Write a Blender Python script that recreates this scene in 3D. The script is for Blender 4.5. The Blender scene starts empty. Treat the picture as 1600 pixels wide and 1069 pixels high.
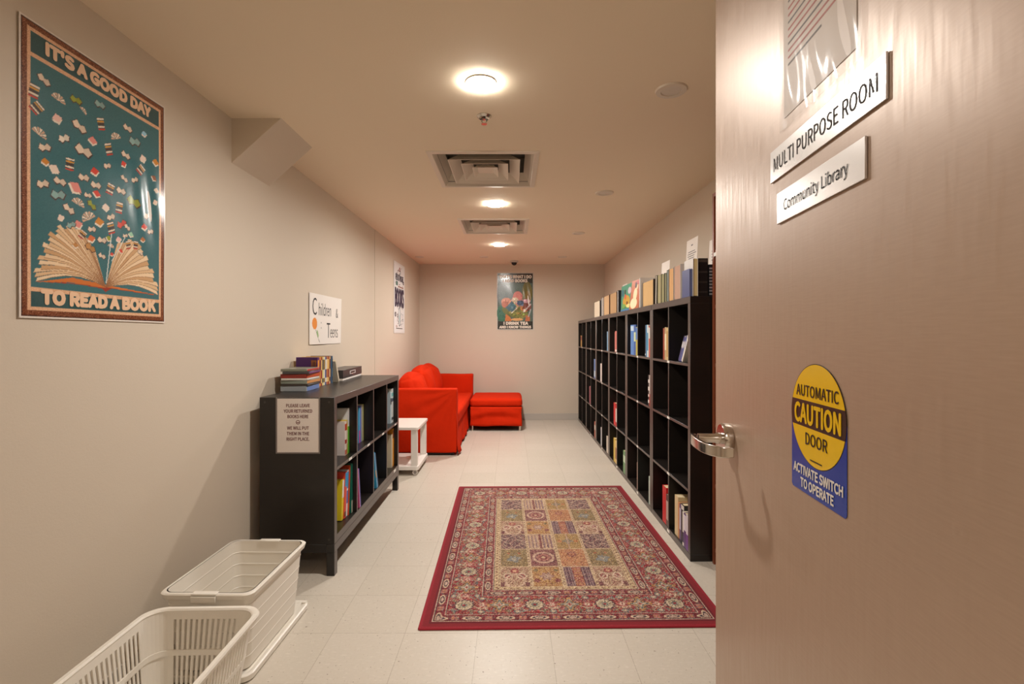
import bpy, bmesh, math, random
import numpy as np
from mathutils import Vector, Matrix, Euler

random.seed(7)
rng = np.random.default_rng(7)
SC = bpy.context.scene
COL = SC.collection
PI = math.pi

# ------------------------------------------------------------------ camera
CAMH = 1.25
cam_d = bpy.data.cameras.new('camera'); cam = bpy.data.objects.new('camera', cam_d); COL.objects.link(cam)
cam.location = (0, 0, CAMH); cam.rotation_euler = (PI/2, 0, 0)
cam_d.sensor_width = 36; cam_d.lens = 36*775/1600
cam_d.shift_x = 1/1600; cam_d.shift_y = -9.5/1600
cam_d.clip_start = 0.02
SC.camera = cam

# ------------------------------------------------------------------ world, exposure
w = bpy.data.worlds.new('world'); SC.world = w; w.use_nodes = True
w.node_tree.nodes['Background'].inputs[0].default_value = (0.9, 0.8, 0.68, 1)
w.node_tree.nodes['Background'].inputs[1].default_value = 0.05
SC.view_settings.view_transform = 'Standard'
SC.view_settings.look = 'None'
SC.view_settings.gamma = 1
SC.view_settings.use_curve_mapping = False
SC.view_settings.exposure = 0.25

LIT_POWER = (14.5, 17.5, 23)   # each burning downlight of the room
CORRIDOR_FILL_POWER = 8     # added unseen fill lamps in the corridor behind the camera
LIGHT_COL = (1.0, 0.975, 0.94)

# ------------------------------------------------------------------ room measures
XL, XR, YB, ZC = -1.374, 1.388, 7.395, 2.319
YF = 0.30               # inner face of the wall that holds the doorway
XL2 = XL + 0.003        # the far stretch of the left wall stands a little proud
YSTEP = 4.98

# ------------------------------------------------------------------ materials
def lin(c):
    out = []
    for v in c[:3]:
        v = v/255
        out.append(v/12.92 if v <= .04045 else ((v+.055)/1.055)**2.4)
    return tuple(out)
MATS = {}
def mat(name, col, rough=.5, metal=0, var=0, vscale=8, bump=0, bscale=60, stretch=(1, 1, 1), emit=0, coat=0, spec=.5, alpha=1, trans=0, sub=0):
    if name in MATS: return MATS[name]
    m = bpy.data.materials.new(name); m.use_nodes = True
    nt = m.node_tree; b = nt.nodes['Principled BSDF']
    c = lin(col)+(1,)
    b.inputs['Base Color'].default_value = c
    b.inputs['Roughness'].default_value = rough
    b.inputs['Metallic'].default_value = metal
    b.inputs['Specular IOR Level'].default_value = spec
    b.inputs['Alpha'].default_value = alpha
    b.inputs['Transmission Weight'].default_value = trans
    b.inputs['Coat Weight'].default_value = coat
    b.inputs['Coat Roughness'].default_value = .12
    if sub:
        b.inputs['Subsurface Weight'].default_value = sub
        b.inputs['Subsurface Radius'].default_value = (.02, .015, .01)
    if emit:
        b.inputs['Emission Color'].default_value = c
        b.inputs['Emission Strength'].default_value = emit
    if var or bump:
        tc = nt.nodes.new('ShaderNodeTexCoord'); mp = nt.nodes.new('ShaderNodeMapping')
        mp.inputs['Scale'].default_value = stretch
        nt.links.new(tc.outputs['Object'], mp.inputs[0])
        if var:
            n = nt.nodes.new('ShaderNodeTexNoise'); n.inputs['Scale'].default_value = vscale; n.inputs['Detail'].default_value = 6
            nt.links.new(mp.outputs[0], n.inputs[0])
            mx = nt.nodes.new('ShaderNodeMix'); mx.data_type = 'RGBA'
            mx.inputs[6].default_value = tuple(max(0, x*(1-var)) for x in c[:3])+(1,)
            mx.inputs[7].default_value = tuple(min(1, x*(1+var)) for x in c[:3])+(1,)
            nt.links.new(n.outputs[0], mx.inputs[0]); nt.links.new(mx.outputs[2], b.inputs['Base Color'])
        if bump:
            n2 = nt.nodes.new('ShaderNodeTexNoise'); n2.inputs['Scale'].default_value = bscale; n2.inputs['Detail'].default_value = 5
            nt.links.new(mp.outputs[0], n2.inputs[0])
            bp = nt.nodes.new('ShaderNodeBump'); bp.inputs['Strength'].default_value = bump; bp.inputs['Distance'].default_value = .01
            nt.links.new(n2.outputs[0], bp.inputs['Height']); nt.links.new(bp.outputs[0], b.inputs['Normal'])
    MATS[name] = m
    return m
def colmat(c, rough=.45, coat=0):
    return mat('paint_%d_%d_%d_%d' % (c[0], c[1], c[2], rough*100), c, rough, coat=coat)
def attr_mat(name, rough=.6, bump=0, bscale=30, coat=0, stretch=(1, 1, 1)):
    m = mat(name, (200, 200, 200), rough, bump=bump, bscale=bscale, coat=coat, stretch=stretch)
    nt = m.node_tree
    a = nt.nodes.new('ShaderNodeAttribute'); a.attribute_name = 'art'
    nt.links.new(a.outputs['Color'], nt.nodes['Principled BSDF'].inputs['Base Color'])
    return m

M_WALL = mat('wall_paint', (211, 197, 179), .62, bump=.05, bscale=180, spec=.35)
M_CEIL = mat('ceiling_paint', (242, 226, 202), .8, bump=.04, bscale=150, spec=.2)
M_BASE = mat('grey_vinyl_base', (190, 182, 172), .45)
M_BLACK = mat('black_brown_wood', (30, 25, 22), .32, var=.25, vscale=12, stretch=(1, 1, 14), bump=.03, bscale=90)
M_BLACKH = mat('black_brown_wood_flat', (30, 25, 22), .32, var=.25, vscale=12, stretch=(1, 14, 1), bump=.03, bscale=90)
M_EDGE_SHEEN = mat('shelf_edge_painted_sheen', (84, 74, 70), .35)  # grazing sheen of the black-brown front faces, put into a lighter colour
M_WHITE = mat('white_metal', (236, 228, 220), .35)
M_WPLAST = mat('white_plastic', (236, 229, 217), .38)
M_PAPER = mat('paper', (238, 230, 222), .6)
M_TAG = mat('tag_paper', (240, 236, 228), .5)
M_STEEL = mat('satin_chrome', (205, 198, 190), .18, metal=1)
M_DARK = mat('dark_void', (14, 13, 12), .8)
M_INK = mat('black_ink', (28, 26, 30), .6)
M_REDF = mat('red_slipcover', (206, 44, 12), .85, var=.08, vscale=9, bump=1, bscale=7, spec=.08)
M_ORF = M_REDF
M_CHERRY = mat('cherry_veneer', (132, 70, 44), .4, var=.25, vscale=6, stretch=(4, 4, .6))
M_DIFF = mat('white_diffuser', (226, 214, 198), .45)
M_GRIME = mat('duct_metal', (150, 146, 140), .5, metal=.2)

def floor_material():
    m = bpy.data.materials.new('vinyl_tile_floor'); m.use_nodes = True
    nt = m.node_tree; b = nt.nodes['Principled BSDF']; N = nt.nodes.new; L = nt.links.new
    tc = N('ShaderNodeTexCoord')
    br = N('ShaderNodeTexBrick'); br.offset = 0; br.squash = 1
    br.inputs['Scale'].default_value = 1; br.inputs['Brick Width'].default_value = .305; br.inputs['Row Height'].default_value = .305
    br.inputs['Mortar Size'].default_value = .0011; br.inputs['Mortar Smooth'].default_value = .1
    br.inputs['Color1'].default_value = lin((206, 196, 182))+(1,); br.inputs['Color2'].default_value = lin((201, 191, 176))+(1,)
    br.inputs['Mortar'].default_value = lin((172, 160, 143))+(1,)
    mp = N('ShaderNodeMapping'); mp.inputs['Location'].default_value = (.142, .05, 0)
    L(tc.outputs['Object'], mp.inputs[0]); L(mp.outputs[0], br.inputs[0])
    def layer(prev, scale, lo, hi, col, stretch=(1, 1, 1), det=3, fac=1):
        mm = N('ShaderNodeMapping'); mm.inputs['Scale'].default_value = stretch; L(tc.outputs['Object'], mm.inputs[0])
        n = N('ShaderNodeTexNoise'); n.inputs['Scale'].default_value = scale; n.inputs['Detail'].default_value = det; L(mm.outputs[0], n.inputs[0])
        r = N('ShaderNodeMapRange'); r.inputs[1].default_value = lo; r.inputs[2].default_value = hi; r.inputs[4].default_value = fac
        L(n.outputs[0], r.inputs[0])
        x = N('ShaderNodeMix'); x.data_type = 'RGBA'; L(r.outputs[0], x.inputs[0]); L(prev, x.inputs[6]); x.inputs[7].default_value = lin(col)+(1,)
        return x.outputs[2]
    c = layer(br.outputs[0], 45, .55, .75, (220, 211, 198), stretch=(1, 2.5, 1), fac=.6)
    c = layer(c, 55, .60, .8, (176, 160, 140), stretch=(2.2, 1, 1), fac=.5)
    c = layer(c, 80, .725, .745, (110, 90, 70), det=1, fac=.7)
    L(c, b.inputs['Base Color'])
    n = N('ShaderNodeTexNoise'); n.inputs['Scale'].default_value = 3; n.inputs['Detail'].default_value = 5; L(tc.outputs['Object'], n.inputs[0])
    r = N('ShaderNodeMapRange'); r.inputs[3].default_value = .3; r.inputs[4].default_value = .5; L(n.outputs[0], r.inputs[0]); L(r.outputs[0], b.inputs['Roughness'])
    n3 = N('ShaderNodeTexNoise'); n3.inputs['Scale'].default_value = 5; L(tc.outputs['Object'], n3.inputs[0])
    bp = N('ShaderNodeBump'); bp.inputs['Strength'].default_value = .12; bp.inputs['Distance'].default_value = .01
    L(n3.outputs[0], bp.inputs['Height']); L(bp.outputs[0], b.inputs['Normal'])
    return m
def door_material():
    m = bpy.data.materials.new('brushed_bronze_door'); m.use_nodes = True
    nt = m.node_tree; b = nt.nodes['Principled BSDF']; N = nt.nodes.new; L = nt.links.new
    b.inputs['Metallic'].default_value = .2
    b.inputs['Specular IOR Level'].default_value = .6
    tc = N('ShaderNodeTexCoord')
    def noise(scale, st, det=4):
        mm = N('ShaderNodeMapping'); mm.inputs['Scale'].default_value = st; L(tc.outputs['Object'], mm.inputs[0])
        n = N('ShaderNodeTexNoise'); n.inputs['Scale'].default_value = scale; n.inputs['Detail'].default_value = det; L(mm.outputs[0], n.inputs[0])
        return n.outputs[0]
    x = N('ShaderNodeMix'); x.data_type = 'RGBA'; L(noise(9, (3, 40, 1)), x.inputs[0])
    x.inputs[6].default_value = lin((172, 146, 125))+(1,); x.inputs[7].default_value = lin((184, 158, 137))+(1,)
    L(x.outputs[2], b.inputs['Base Color'])
    r = N('ShaderNodeMapRange'); r.inputs[1].default_value = .3; r.inputs[2].default_value = .7; r.inputs[3].default_value = .34; r.inputs[4].default_value = .46
    L(noise(14, (8, .6, 1)), r.inputs[0]); L(r.outputs[0], b.inputs['Roughness'])
    bp = N('ShaderNodeBump'); bp.inputs['Strength'].default_value = .03; bp.inputs['Distance'].default_value = .001
    L(noise(500, (.3, 1, 1)), bp.inputs['Height']); L(bp.outputs[0], b.inputs['Normal'])
    return m

# ------------------------------------------------------------------ mesh helpers
class MB:
    def __init__(s): s.v = []; s.f = []; s.m = []
    def add(s, vs, fs, mi=0):
        k = len(s.v); s.v += [tuple(p) for p in vs]; s.f += [tuple(i+k for i in f) for f in fs]; s.m += [mi]*len(fs); return s
    def box(s, x0, x1, y0, y1, z0, z1, mi=0):
        if x0 > x1: x0, x1 = x1, x0
        if y0 > y1: y0, y1 = y1, y0
        return s.add([(x0,y0,z0),(x1,y0,z0),(x1,y1,z0),(x0,y1,z0),(x0,y0,z1),(x1,y0,z1),(x1,y1,z1),(x0,y1,z1)],
                     [(0,3,2,1),(4,5,6,7),(0,1,5,4),(1,2,6,5),(2,3,7,6),(3,0,4,7)], mi)
    def loft(s, loops, cap0=True, cap1=True, mi=0):
        n = len(loops[0]); vs = [p for l in loops for p in l]; fs = []
        for k in range(len(loops)-1):
            for i in range(n):
                j = (i+1) % n
                fs.append((k*n+i, k*n+j, (k+1)*n+j, (k+1)*n+i))
        if cap0: fs.append(tuple(range(n-1, -1, -1)))
        if cap1: fs.append(tuple(range((len(loops)-1)*n, len(loops)*n)))
        return s.add(vs, fs, mi)
    def lathe(s, prof, c=(0, 0, 0), axis='z', n=32, mi=0, cap0=True, cap1=True):
        loops = []
        for r, h in prof:
            l = []
            for i in range(n):
                a = 2*PI*i/n; p, q = r*math.cos(a), r*math.sin(a)
                l.append({'z': (c[0]+p, c[1]+q, c[2]+h), 'x': (c[0]+h, c[1]+p, c[2]+q), 'y': (c[0]+q, c[1]+h, c[2]+p)}[axis])
            loops.append(l)
        return s.loft(loops, cap0, cap1, mi)
    def tube(s, pts, r, n=10, mi=0):
        pts = [Vector(p) for p in pts]; loops = []
        up = Vector((0, 0, 1))
        for i, p in enumerate(pts):
            d = (pts[min(i+1, len(pts)-1)]-pts[max(i-1, 0)]).normalized()
            u = up if abs(d.dot(up)) < .95 else Vector((1, 0, 0))
            a = d.cross(u).normalized(); b = a.cross(d)
            rr = r[i] if isinstance(r, (list, tuple)) else r
            loops.append([tuple(p+a*rr*math.cos(2*PI*k/n)+b*rr*math.sin(2*PI*k/n)) for k in range(n)])
        return s.loft(loops, mi=mi)
    def xf(s, M):
        s.v = [tuple(M @ Vector(p)) for p in s.v]; return s

def rr(hx, hy, r, z, cx=0, cy=0, n=6):
    out = []
    for sx, sy, a0 in ((1, 1, 0), (-1, 1, PI/2), (-1, -1, PI), (1, -1, 3*PI/2)):
        for i in range(n+1):
            a = a0+PI/2*i/n
            out.append((cx+sx*(hx-r)+r*math.cos(a), cy+sy*(hy-r)+r*math.sin(a), z))
    return out

def obj(name, mb, mats, parent=None, bevel=0, smooth=False, seg=2, origin=None):
    me = bpy.data.meshes.new(name)
    vs = mb.v
    if origin is not None: vs = [(p[0]-origin[0], p[1]-origin[1], p[2]-origin[2]) for p in vs]
    me.from_pydata(vs, [], mb.f)
    if not isinstance(mats, (list, tuple)): mats = [mats]
    for m in mats: me.materials.append(m)
    me.polygons.foreach_set('material_index', mb.m)
    bm = bmesh.new(); bm.from_mesh(me)
    if name not in KEEP_NORMALS: bmesh.ops.recalc_face_normals(bm, faces=bm.faces)
    bm.to_mesh(me); bm.free()
    o = bpy.data.objects.new(name, me); COL.objects.link(o)
    if origin is not None: o.location = origin
    if parent is not None: o.parent = parent
    if bevel:
        b = o.modifiers.new('bevel', 'BEVEL'); b.width = bevel; b.segments = seg; b.limit_method = 'ANGLE'; b.angle_limit = .6
        smooth = True
    if smooth:
        me.polygons.foreach_set('use_smooth', [True]*len(me.polygons))
        try: me.set_sharp_from_angle(angle=.7)
        except Exception: pass
    return o
KEEP_NORMALS = set()
def tag(o, label=None, cat=None, group=None, kind=None):
    if label: o['label'] = label
    if cat: o['category'] = cat
    if group: o['group'] = group
    if kind: o['kind'] = kind
    return o
def thing(name, label, cat, loc=(0, 0, 0), rot=(0, 0, 0), group=None, M=None):
    o = bpy.data.objects.new(name, None); COL.objects.link(o); o.empty_display_size = .05
    if M is not None: o.matrix_basis = M
    else: o.location = loc; o.rotation_euler = rot
    return tag(o, label, cat, group)
def struct(name, mb, m, **k):
    o = obj(name, mb, m, **k); o['kind'] = 'structure'; return o
def frame(org, right, up):
    r = Vector(right).normalized(); u = Vector(up).normalized(); n = r.cross(u)
    M = Matrix.Identity(4)
    for i in range(3): M[i][0] = r[i]; M[i][1] = u[i]; M[i][2] = n[i]; M[i][3] = org[i]
    return M

import os
try: FONT = bpy.data.fonts.load(os.path.join(bpy.utils.system_resource('DATAFILES'), 'fonts', 'Noto Sans CJK Regular.woff2'))
except Exception: FONT = None
def text_mb(lines, depth=0.0006, z=0.0):
    """lines: (string, cx, cy, width, height, bold[, shear]) fitted to that box, lying in the xy plane"""
    mb = MB()
    for ln in lines:
        body, cx, cy, wd, ht, bold = ln[:6]
        cu = bpy.data.curves.new('t', 'FONT'); cu.body = body
        if FONT: cu.font = FONT
        cu.size = 1; cu.resolution_u = 3
        if len(ln) > 6: cu.shear = ln[6]
        o = bpy.data.objects.new('t', cu); COL.objects.link(o)
        dg = bpy.context.evaluated_depsgraph_get(); dg.update()
        me = bpy.data.meshes.new_from_object(o.evaluated_get(dg))
        v = np.zeros(len(me.vertices)*3); me.vertices.foreach_get('co', v); v = v.reshape(-1, 3)
        lo, hi = v.min(0), v.max(0)
        sx = wd/(hi[0]-lo[0]) if wd else ht/(hi[1]-lo[1]); sy = ht/(hi[1]-lo[1]) if ht else sx
        vv = [((p[0]-(lo[0]+hi[0])/2)*sx+cx, (p[1]-(lo[1]+hi[1])/2)*sy+cy, z+depth) for p in v]
        fc = [tuple(p.vertices) for p in me.polygons]
        mb.add(vv, fc)
        if bold > 0:      # heavier strokes: overlapping copies pushed outwards
            for q in range(8):
                ox, oy = bold*.8*sy*math.cos(q*PI/4), bold*.8*sy*math.sin(q*PI/4)
                mb.add([(p[0]+ox, p[1]+oy, p[2]) for p in vv], fc, q+1)
        bpy.data.objects.remove(o); bpy.data.curves.remove(cu); bpy.data.meshes.remove(me)
    return mb
KEEP_NORMALS.update({'lettering'})
def letters(lines, z, m, parent, label=None, wave=None):
    """each line of writing is a part of its own; wave(x, y) lifts it onto a curled sheet"""
    for ln in lines:
        mb = text_mb([ln], 0, 0)
        lay = [0]*len(mb.v)
        for f, mi in zip(mb.f, mb.m):
            for i in f: lay[i] = mi
        mb.m = [0]*len(mb.f)
        mb.v = [(p[0], p[1], z+4e-5*lay[i]+(wave(p[0], p[1]) if wave else 0)) for i, p in enumerate(mb.v)]
        o = obj('lettering', mb, m, parent)
        if label: o['label'] = label

# ---- raster art carried by the vertices of a fine grid
class Art:
    def __init__(s, W, H, res, bg):
        s.W, s.H = W, H; s.nx = int(round(W/res))+1; s.ny = int(round(H/res))+1
        s.x, s.y = np.meshgrid(np.linspace(0, W, s.nx), np.linspace(0, H, s.ny))
        s.c = np.zeros((s.ny, s.nx, 3)); s.c[:] = bg
    def put(s, mask, col, a=1.0): s.c[mask] = s.c[mask]*(1-a)+np.array(col)*a
    def rect(s, x0, x1, y0, y1, col, a=1.0): s.put((s.x >= x0)&(s.x <= x1)&(s.y >= y0)&(s.y <= y1), col, a)
    def ell(s, cx, cy, rx, ry, col, ang=0, a=1.0):
        ca, sa = math.cos(ang), math.sin(ang); dx, dy = s.x-cx, s.y-cy
        s.put(((dx*ca+dy*sa)/rx)**2+((-dx*sa+dy*ca)/ry)**2 <= 1, col, a)
    def poly(s, pts, col, a=1.0):
        inside = np.zeros(s.x.shape, bool); n = len(pts)
        for i in range(n):
            x0, y0 = pts[i]; x1, y1 = pts[(i+1) % n]
            if y0 == y1: continue
            cond = ((s.y < y0) != (s.y < y1)) & (s.x < (x1-x0)*(s.y-y0)/(y1-y0)+x0)
            inside ^= cond
        s.put(inside, col, a)
    def line(s, x0, y0, x1, y1, wd, col, a=1.0):
        dx, dy = x1-x0, y1-y0; L = math.hypot(dx, dy) or 1e-6
        t = np.clip(((s.x-x0)*dx+(s.y-y0)*dy)/L**2, 0, 1)
        s.put(np.hypot(s.x-x0-t*dx, s.y-y0-t*dy) <= wd/2, col, a)
    def noise(s, amp, mask=None):
        n = rng.normal(0, amp, s.x.shape)[..., None]
        s.c = s.c+n if mask is None else np.where(mask[..., None], s.c+n, s.c)
    def build(s, name, m, parent=None, z=None, thick=None):
        me = bpy.data.meshes.new(name)
        nx, ny = s.nx, s.ny
        zz = np.zeros(s.x.shape) if z is None else z
        co = np.stack([s.x, s.y, zz], -1).reshape(-1, 3)
        i, j = np.meshgrid(np.arange(nx-1), np.arange(ny-1)); a = (j*nx+i).ravel()
        q = np.stack([a, a+1, a+nx+1, a+nx], -1)
        me.vertices.add(len(co)); me.vertices.foreach_set('co', co.ravel())
        me.loops.add(q.size); me.loops.foreach_set('vertex_index', q.ravel())
        me.polygons.add(len(q)); me.polygons.foreach_set('loop_start', np.arange(0, q.size, 4)); me.polygons.foreach_set('loop_total', np.full(len(q), 4))
        me.update(calc_edges=True)
        cc = np.clip(s.c.reshape(-1, 3)/255, 0, 1); cc = np.where(cc <= .04045, cc/12.92, ((cc+.055)/1.055)**2.4)
        at = me.attributes.new('art', 'FLOAT_COLOR', 'POINT')
        at.data.foreach_set('color', np.concatenate([cc, np.ones((len(cc), 1))], 1).ravel())
        me.materials.append(m)
        me.polygons.foreach_set('use_smooth', [True]*len(me.polygons))
        o = bpy.data.objects.new(name, me); COL.objects.link(o)
        if parent is not None: o.parent = parent
        return o

# ------------------------------------------------------------------ setting
V1 = (-.495, .165, 2.862, 3.552); V2 = (-.495, .165, 4.52, 5.18)      # openings for the two air diffusers
struct('floor', MB().box(-1.6, 1.6, -1.6, YB+.15, -.1, 0), floor_material())
c = MB(); z0, z1 = ZC, ZC+.02; g = .035
c.box(-1.6, 1.6, -1.6, V1[2]+g, z0, z1)
c.box(-1.6, V1[0]+g, V1[2]+g, V1[3]-g, z0, z1).box(V1[1]-g, 1.6, V1[2]+g, V1[3]-g, z0, z1)
c.box(-1.6, 1.6, V1[3]-g, V2[2]+g, z0, z1)
c.box(-1.6, V2[0]+g, V2[2]+g, V2[3]-g, z0, z1).box(V2[1]-g, 1.6, V2[2]+g, V2[3]-g, z0, z1)
c.box(-1.6, 1.6, V2[3]-g, YB+.15, z0, z1)
c.box(-1.6, 1.6, -1.6, YB+.15, z0+.25, z0+.3)
struct('ceiling', c, M_CEIL)
c = MB().box(XL-.15, XL, -1.5, YSTEP, 0, ZC).box(XL-.15, XL2, YSTEP, YB, 0, ZC)
struct('wall_left', c, M_WALL)
struct('wall_right', MB().box(XR, XR+.15, -1.5, YB, 0, ZC), M_WALL)
struct('wall_back', MB().box(XL-.15, XR+.15, YB, YB+.12, 0, ZC), M_WALL)
c = MB().box(.47, XR, YF-.14, YF, 0, ZC).box(XL, -.53, YF-.14, YF, 0, ZC).box(-.53, .47, YF-.14, YF, 2.15, ZC)
struct('wall_front', c, M_WALL)
struct('wall_corridor', MB().box(XL-.15, XR+.15, -1.6, -1.5, 0, ZC), M_WALL)
struct('baseboard_back', MB().box(XL2+.011, XR-.011, YB-.01, YB, 0, .095), M_BASE, bevel=.003)
struct('baseboard_left', MB().box(XL, XL+.01, YF, YSTEP, 0, .095).box(XL2, XL2+.01, YSTEP, YB, 0, .095), M_BASE)
struct('baseboard_right', MB().box(XR-.01, XR, YF, YB, 0, .095), M_BASE)
# wedge-shaped bulkhead between left wall and ceiling
c = MB(); ya, yb_ = 2.435, 2.815; xo = -1.13; zl = 2.10
c.add([(XL, ya, ZC), (xo, ya, ZC), (XL, ya, zl), (XL, yb_, ZC), (xo, yb_, ZC), (XL, yb_, zl)], [(0, 2, 1), (3, 4, 5), (0, 1, 4, 3), (1, 2, 5, 4), (0, 3, 5, 2)])
struct('trim_1', c, M_WALL)
# frame of the doorway the camera looks through
c = MB().box(.42, .47, YF-.16, YF+.0, 0, 2.15).box(-.53, -.48, YF-.16, YF, 0, 2.15).box(-.48, .42, YF-.16, YF, 2.12, 2.15)
struct('trim_2', c, mat('frame_paint', (150, 128, 108), .5), bevel=.003)

# ------------------------------------------------------------------ ceiling fixtures
def downlight(x, y, lit, label, group, r=.068):
    t = thing('recessed_light', label, 'ceiling light', (x, y, ZC), group=group)
    obj('trim_ring', MB().lathe([(r*.62, -.002), (r*.66, -.008), (r*.95, -.007), (r, -.001), (r, .0), (r*.62, .0)], cap0=False, cap1=False, n=40), M_DIFF, t, smooth=True)
    k = .92 if lit else .64
    lens = MB().lathe([(r*k, -.001), (r*k, -.012 if lit else -.0035), (r*k*.5, -.016 if lit else -.0045)], n=40)
    if lit:
        o = obj('lens', lens, mat('burning_lens', (255, 246, 232), .5, emit=180), t); o['label'] = 'glowing round lens'
        ld = bpy.data.lights.new('downlight', 'AREA'); ld.shape = 'DISK'; ld.size = .095; ld.energy = LIT_POWER[0 if y < 3 else 1 if y < 5 else 2]; ld.color = LIGHT_COL; ld.spread = math.radians(172)
        lo = bpy.data.objects.new('downlight', ld); COL.objects.link(lo); lo.parent = t; lo.location = (0, 0, -.0185)
    else:
        obj('lens', lens, mat('frosted_lens', (222, 212, 200), .4), t)
    return t
G1 = 'burning downlights along the middle of the ceiling'
downlight(-.128, 2.09, True, 'glowing white downlight nearest the camera, beside the sprinkler head', G1)
downlight(-.13, 4.01, True, 'glowing white downlight between the two square air diffusers', G1)
downlight(-.14, 5.80, True, 'glowing white downlight farthest away, beyond the far air diffuser', G1)
G2 = 'unlit round downlights along the right of the ceiling'
for y, lb in ((2.155, 'unlit round white downlight at upper right, largest and nearest the metal door'),
              (3.70, 'unlit round white downlight, second from the metal door along the right'),
              (5.15, 'unlit round white downlight, third from the metal door along the right')):
    downlight(.695, y, False, lb, G2)
G3 = 'unlit round discs in the row nearest the back wall'
for x, lb in ((.69, 'small round white ceiling disc near the back wall, rightmost of its row'),
              (-.37, 'small round white ceiling disc near the back wall, middle of its row'),
              (-1.24, 'small round white ceiling disc near the back wall, leftmost beside the left wall')):
    downlight(x, 6.70, False, lb, G3, r=.06)
for x in (-.7, .7):  # lamps added out of view to fill the foreground through the doorway
    ld = bpy.data.lights.new('corridor_fill_light', 'AREA'); ld.shape = 'DISK'; ld.size = .3; ld.energy = CORRIDOR_FILL_POWER; ld.color = LIGHT_COL
    lo = bpy.data.objects.new('corridor_fill_light', ld); COL.objects.link(lo); lo.location = (x, -.75, ZC-.03)
    t = thing('recessed_light', 'added unseen fill lamp in the corridor behind the doorway, %s' % ('left' if x < 0 else 'right'), 'ceiling light', (x, -.75, ZC), group='added corridor fill lamps')
    obj('trim_ring', MB().lathe([(.155, -.002), (.19, -.006), (.19, 0), (.155, 0)], cap0=False, cap1=False), M_DIFF, t, smooth=True)
    obj('lens', MB().lathe([(.155, -.001), (.155, -.004)]), mat('corridor_fill_lens', (255, 246, 232), .5, emit=12), t)

def diffuser(V, label):
    x0, x1, y0, y1 = V; cx, cy = (x0+x1)/2, (y0+y1)/2; hx, hy = (x1-x0)/2, (y1-y0)/2
    t = thing('air_diffuser', label, 'ceiling vent', (cx, cy, ZC), group='square ceiling air diffusers')
    def ring(a, b):  # loops (scale_inset, z)
        return [(-hx+a, -hy+a, b), (hx-a, -hy+a, b), (hx-a, hy-a, b), (-hx+a, hy-a, b)]
    obj('outer_frame', MB().loft([ring(.0, 0), ring(.0, -.006), ring(.03, -.009), ring(.034, -.004), ring(.075, .075), ring(.08, .075), ring(.037, 0.002), ring(0, 0)], False, False), M_DIFF, t)
    for a, d in ((.112, .06), (.185, .05), (.25, .04)):
        o = obj('louver', MB().loft([ring(a, -.012), ring(a+.004, -.012), ring(a+.066, d*.7), ring(a+.062, d*.7), ring(a, -.012)], False, False), M_DIFF, t)
    obj('centre_plate', MB().loft([ring(.275, .012), ring(.272, .006), ring(.29, .004)], True, True), M_DIFF, t)
    obj('duct_box', MB().loft([ring(.05, .02), ring(.05, .19)], False, True), M_GRIME, t)
    obj('duct_collar', MB().lathe([(.17, .1), (.17, .185), (.165, .185), (.165, .1)], cap0=False, cap1=False), M_GRIME, t, smooth=True)
    obj('damper_stem', MB().lathe([(.006, 0.01), (.006, .18)], n=8), M_STEEL, t)
    return t
diffuser(V1, 'large square white air diffuser in the ceiling, nearer the camera')
diffuser(V2, 'smaller-looking square white air diffuser in the ceiling, farther from the camera')

t = thing('sprinkler_head', 'chrome fire sprinkler head in the ceiling just beyond the nearest downlight', 'sprinkler', (-.132, 2.41, ZC))
obj('escutcheon', MB().lathe([(.036, 0), (.036, -.003), (.026, -.012), (.02, -.008), (.012, 0)], cap0=False), M_STEEL, t, smooth=True)
h = MB().lathe([(.007, 0), (.007, -.018)]); h.tube([(-.006, 0, -.016), (-.013, 0, -.026), (-.003, 0, -.038)], .002, 6); h.tube([(.006, 0, -.016), (.013, 0, -.026), (.003, 0, -.038)], .002, 6)
obj('nozzle', h, M_STEEL, t, smooth=True)
obj('deflector', MB().lathe([(.014, -.038), (.014, -.04)]), M_STEEL, t)
t = thing('security_camera', 'small dark dome camera on the ceiling just before the back wall', 'camera', (.04, 7.06, ZC))
obj('housing', MB().lathe([(.06, 0), (.06, -.012), (.052, -.024), (.04, -.026)]), mat('camera_housing', (190, 180, 168), .4), t, smooth=True)
obj('dome', MB().lathe([(.04*math.cos(a*PI/12), -.026-.04*math.sin(a*PI/12)) for a in range(6)]+[(.003, -.066)]), mat('smoked_dome', (18, 16, 16), .1), t, smooth=True)

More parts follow.
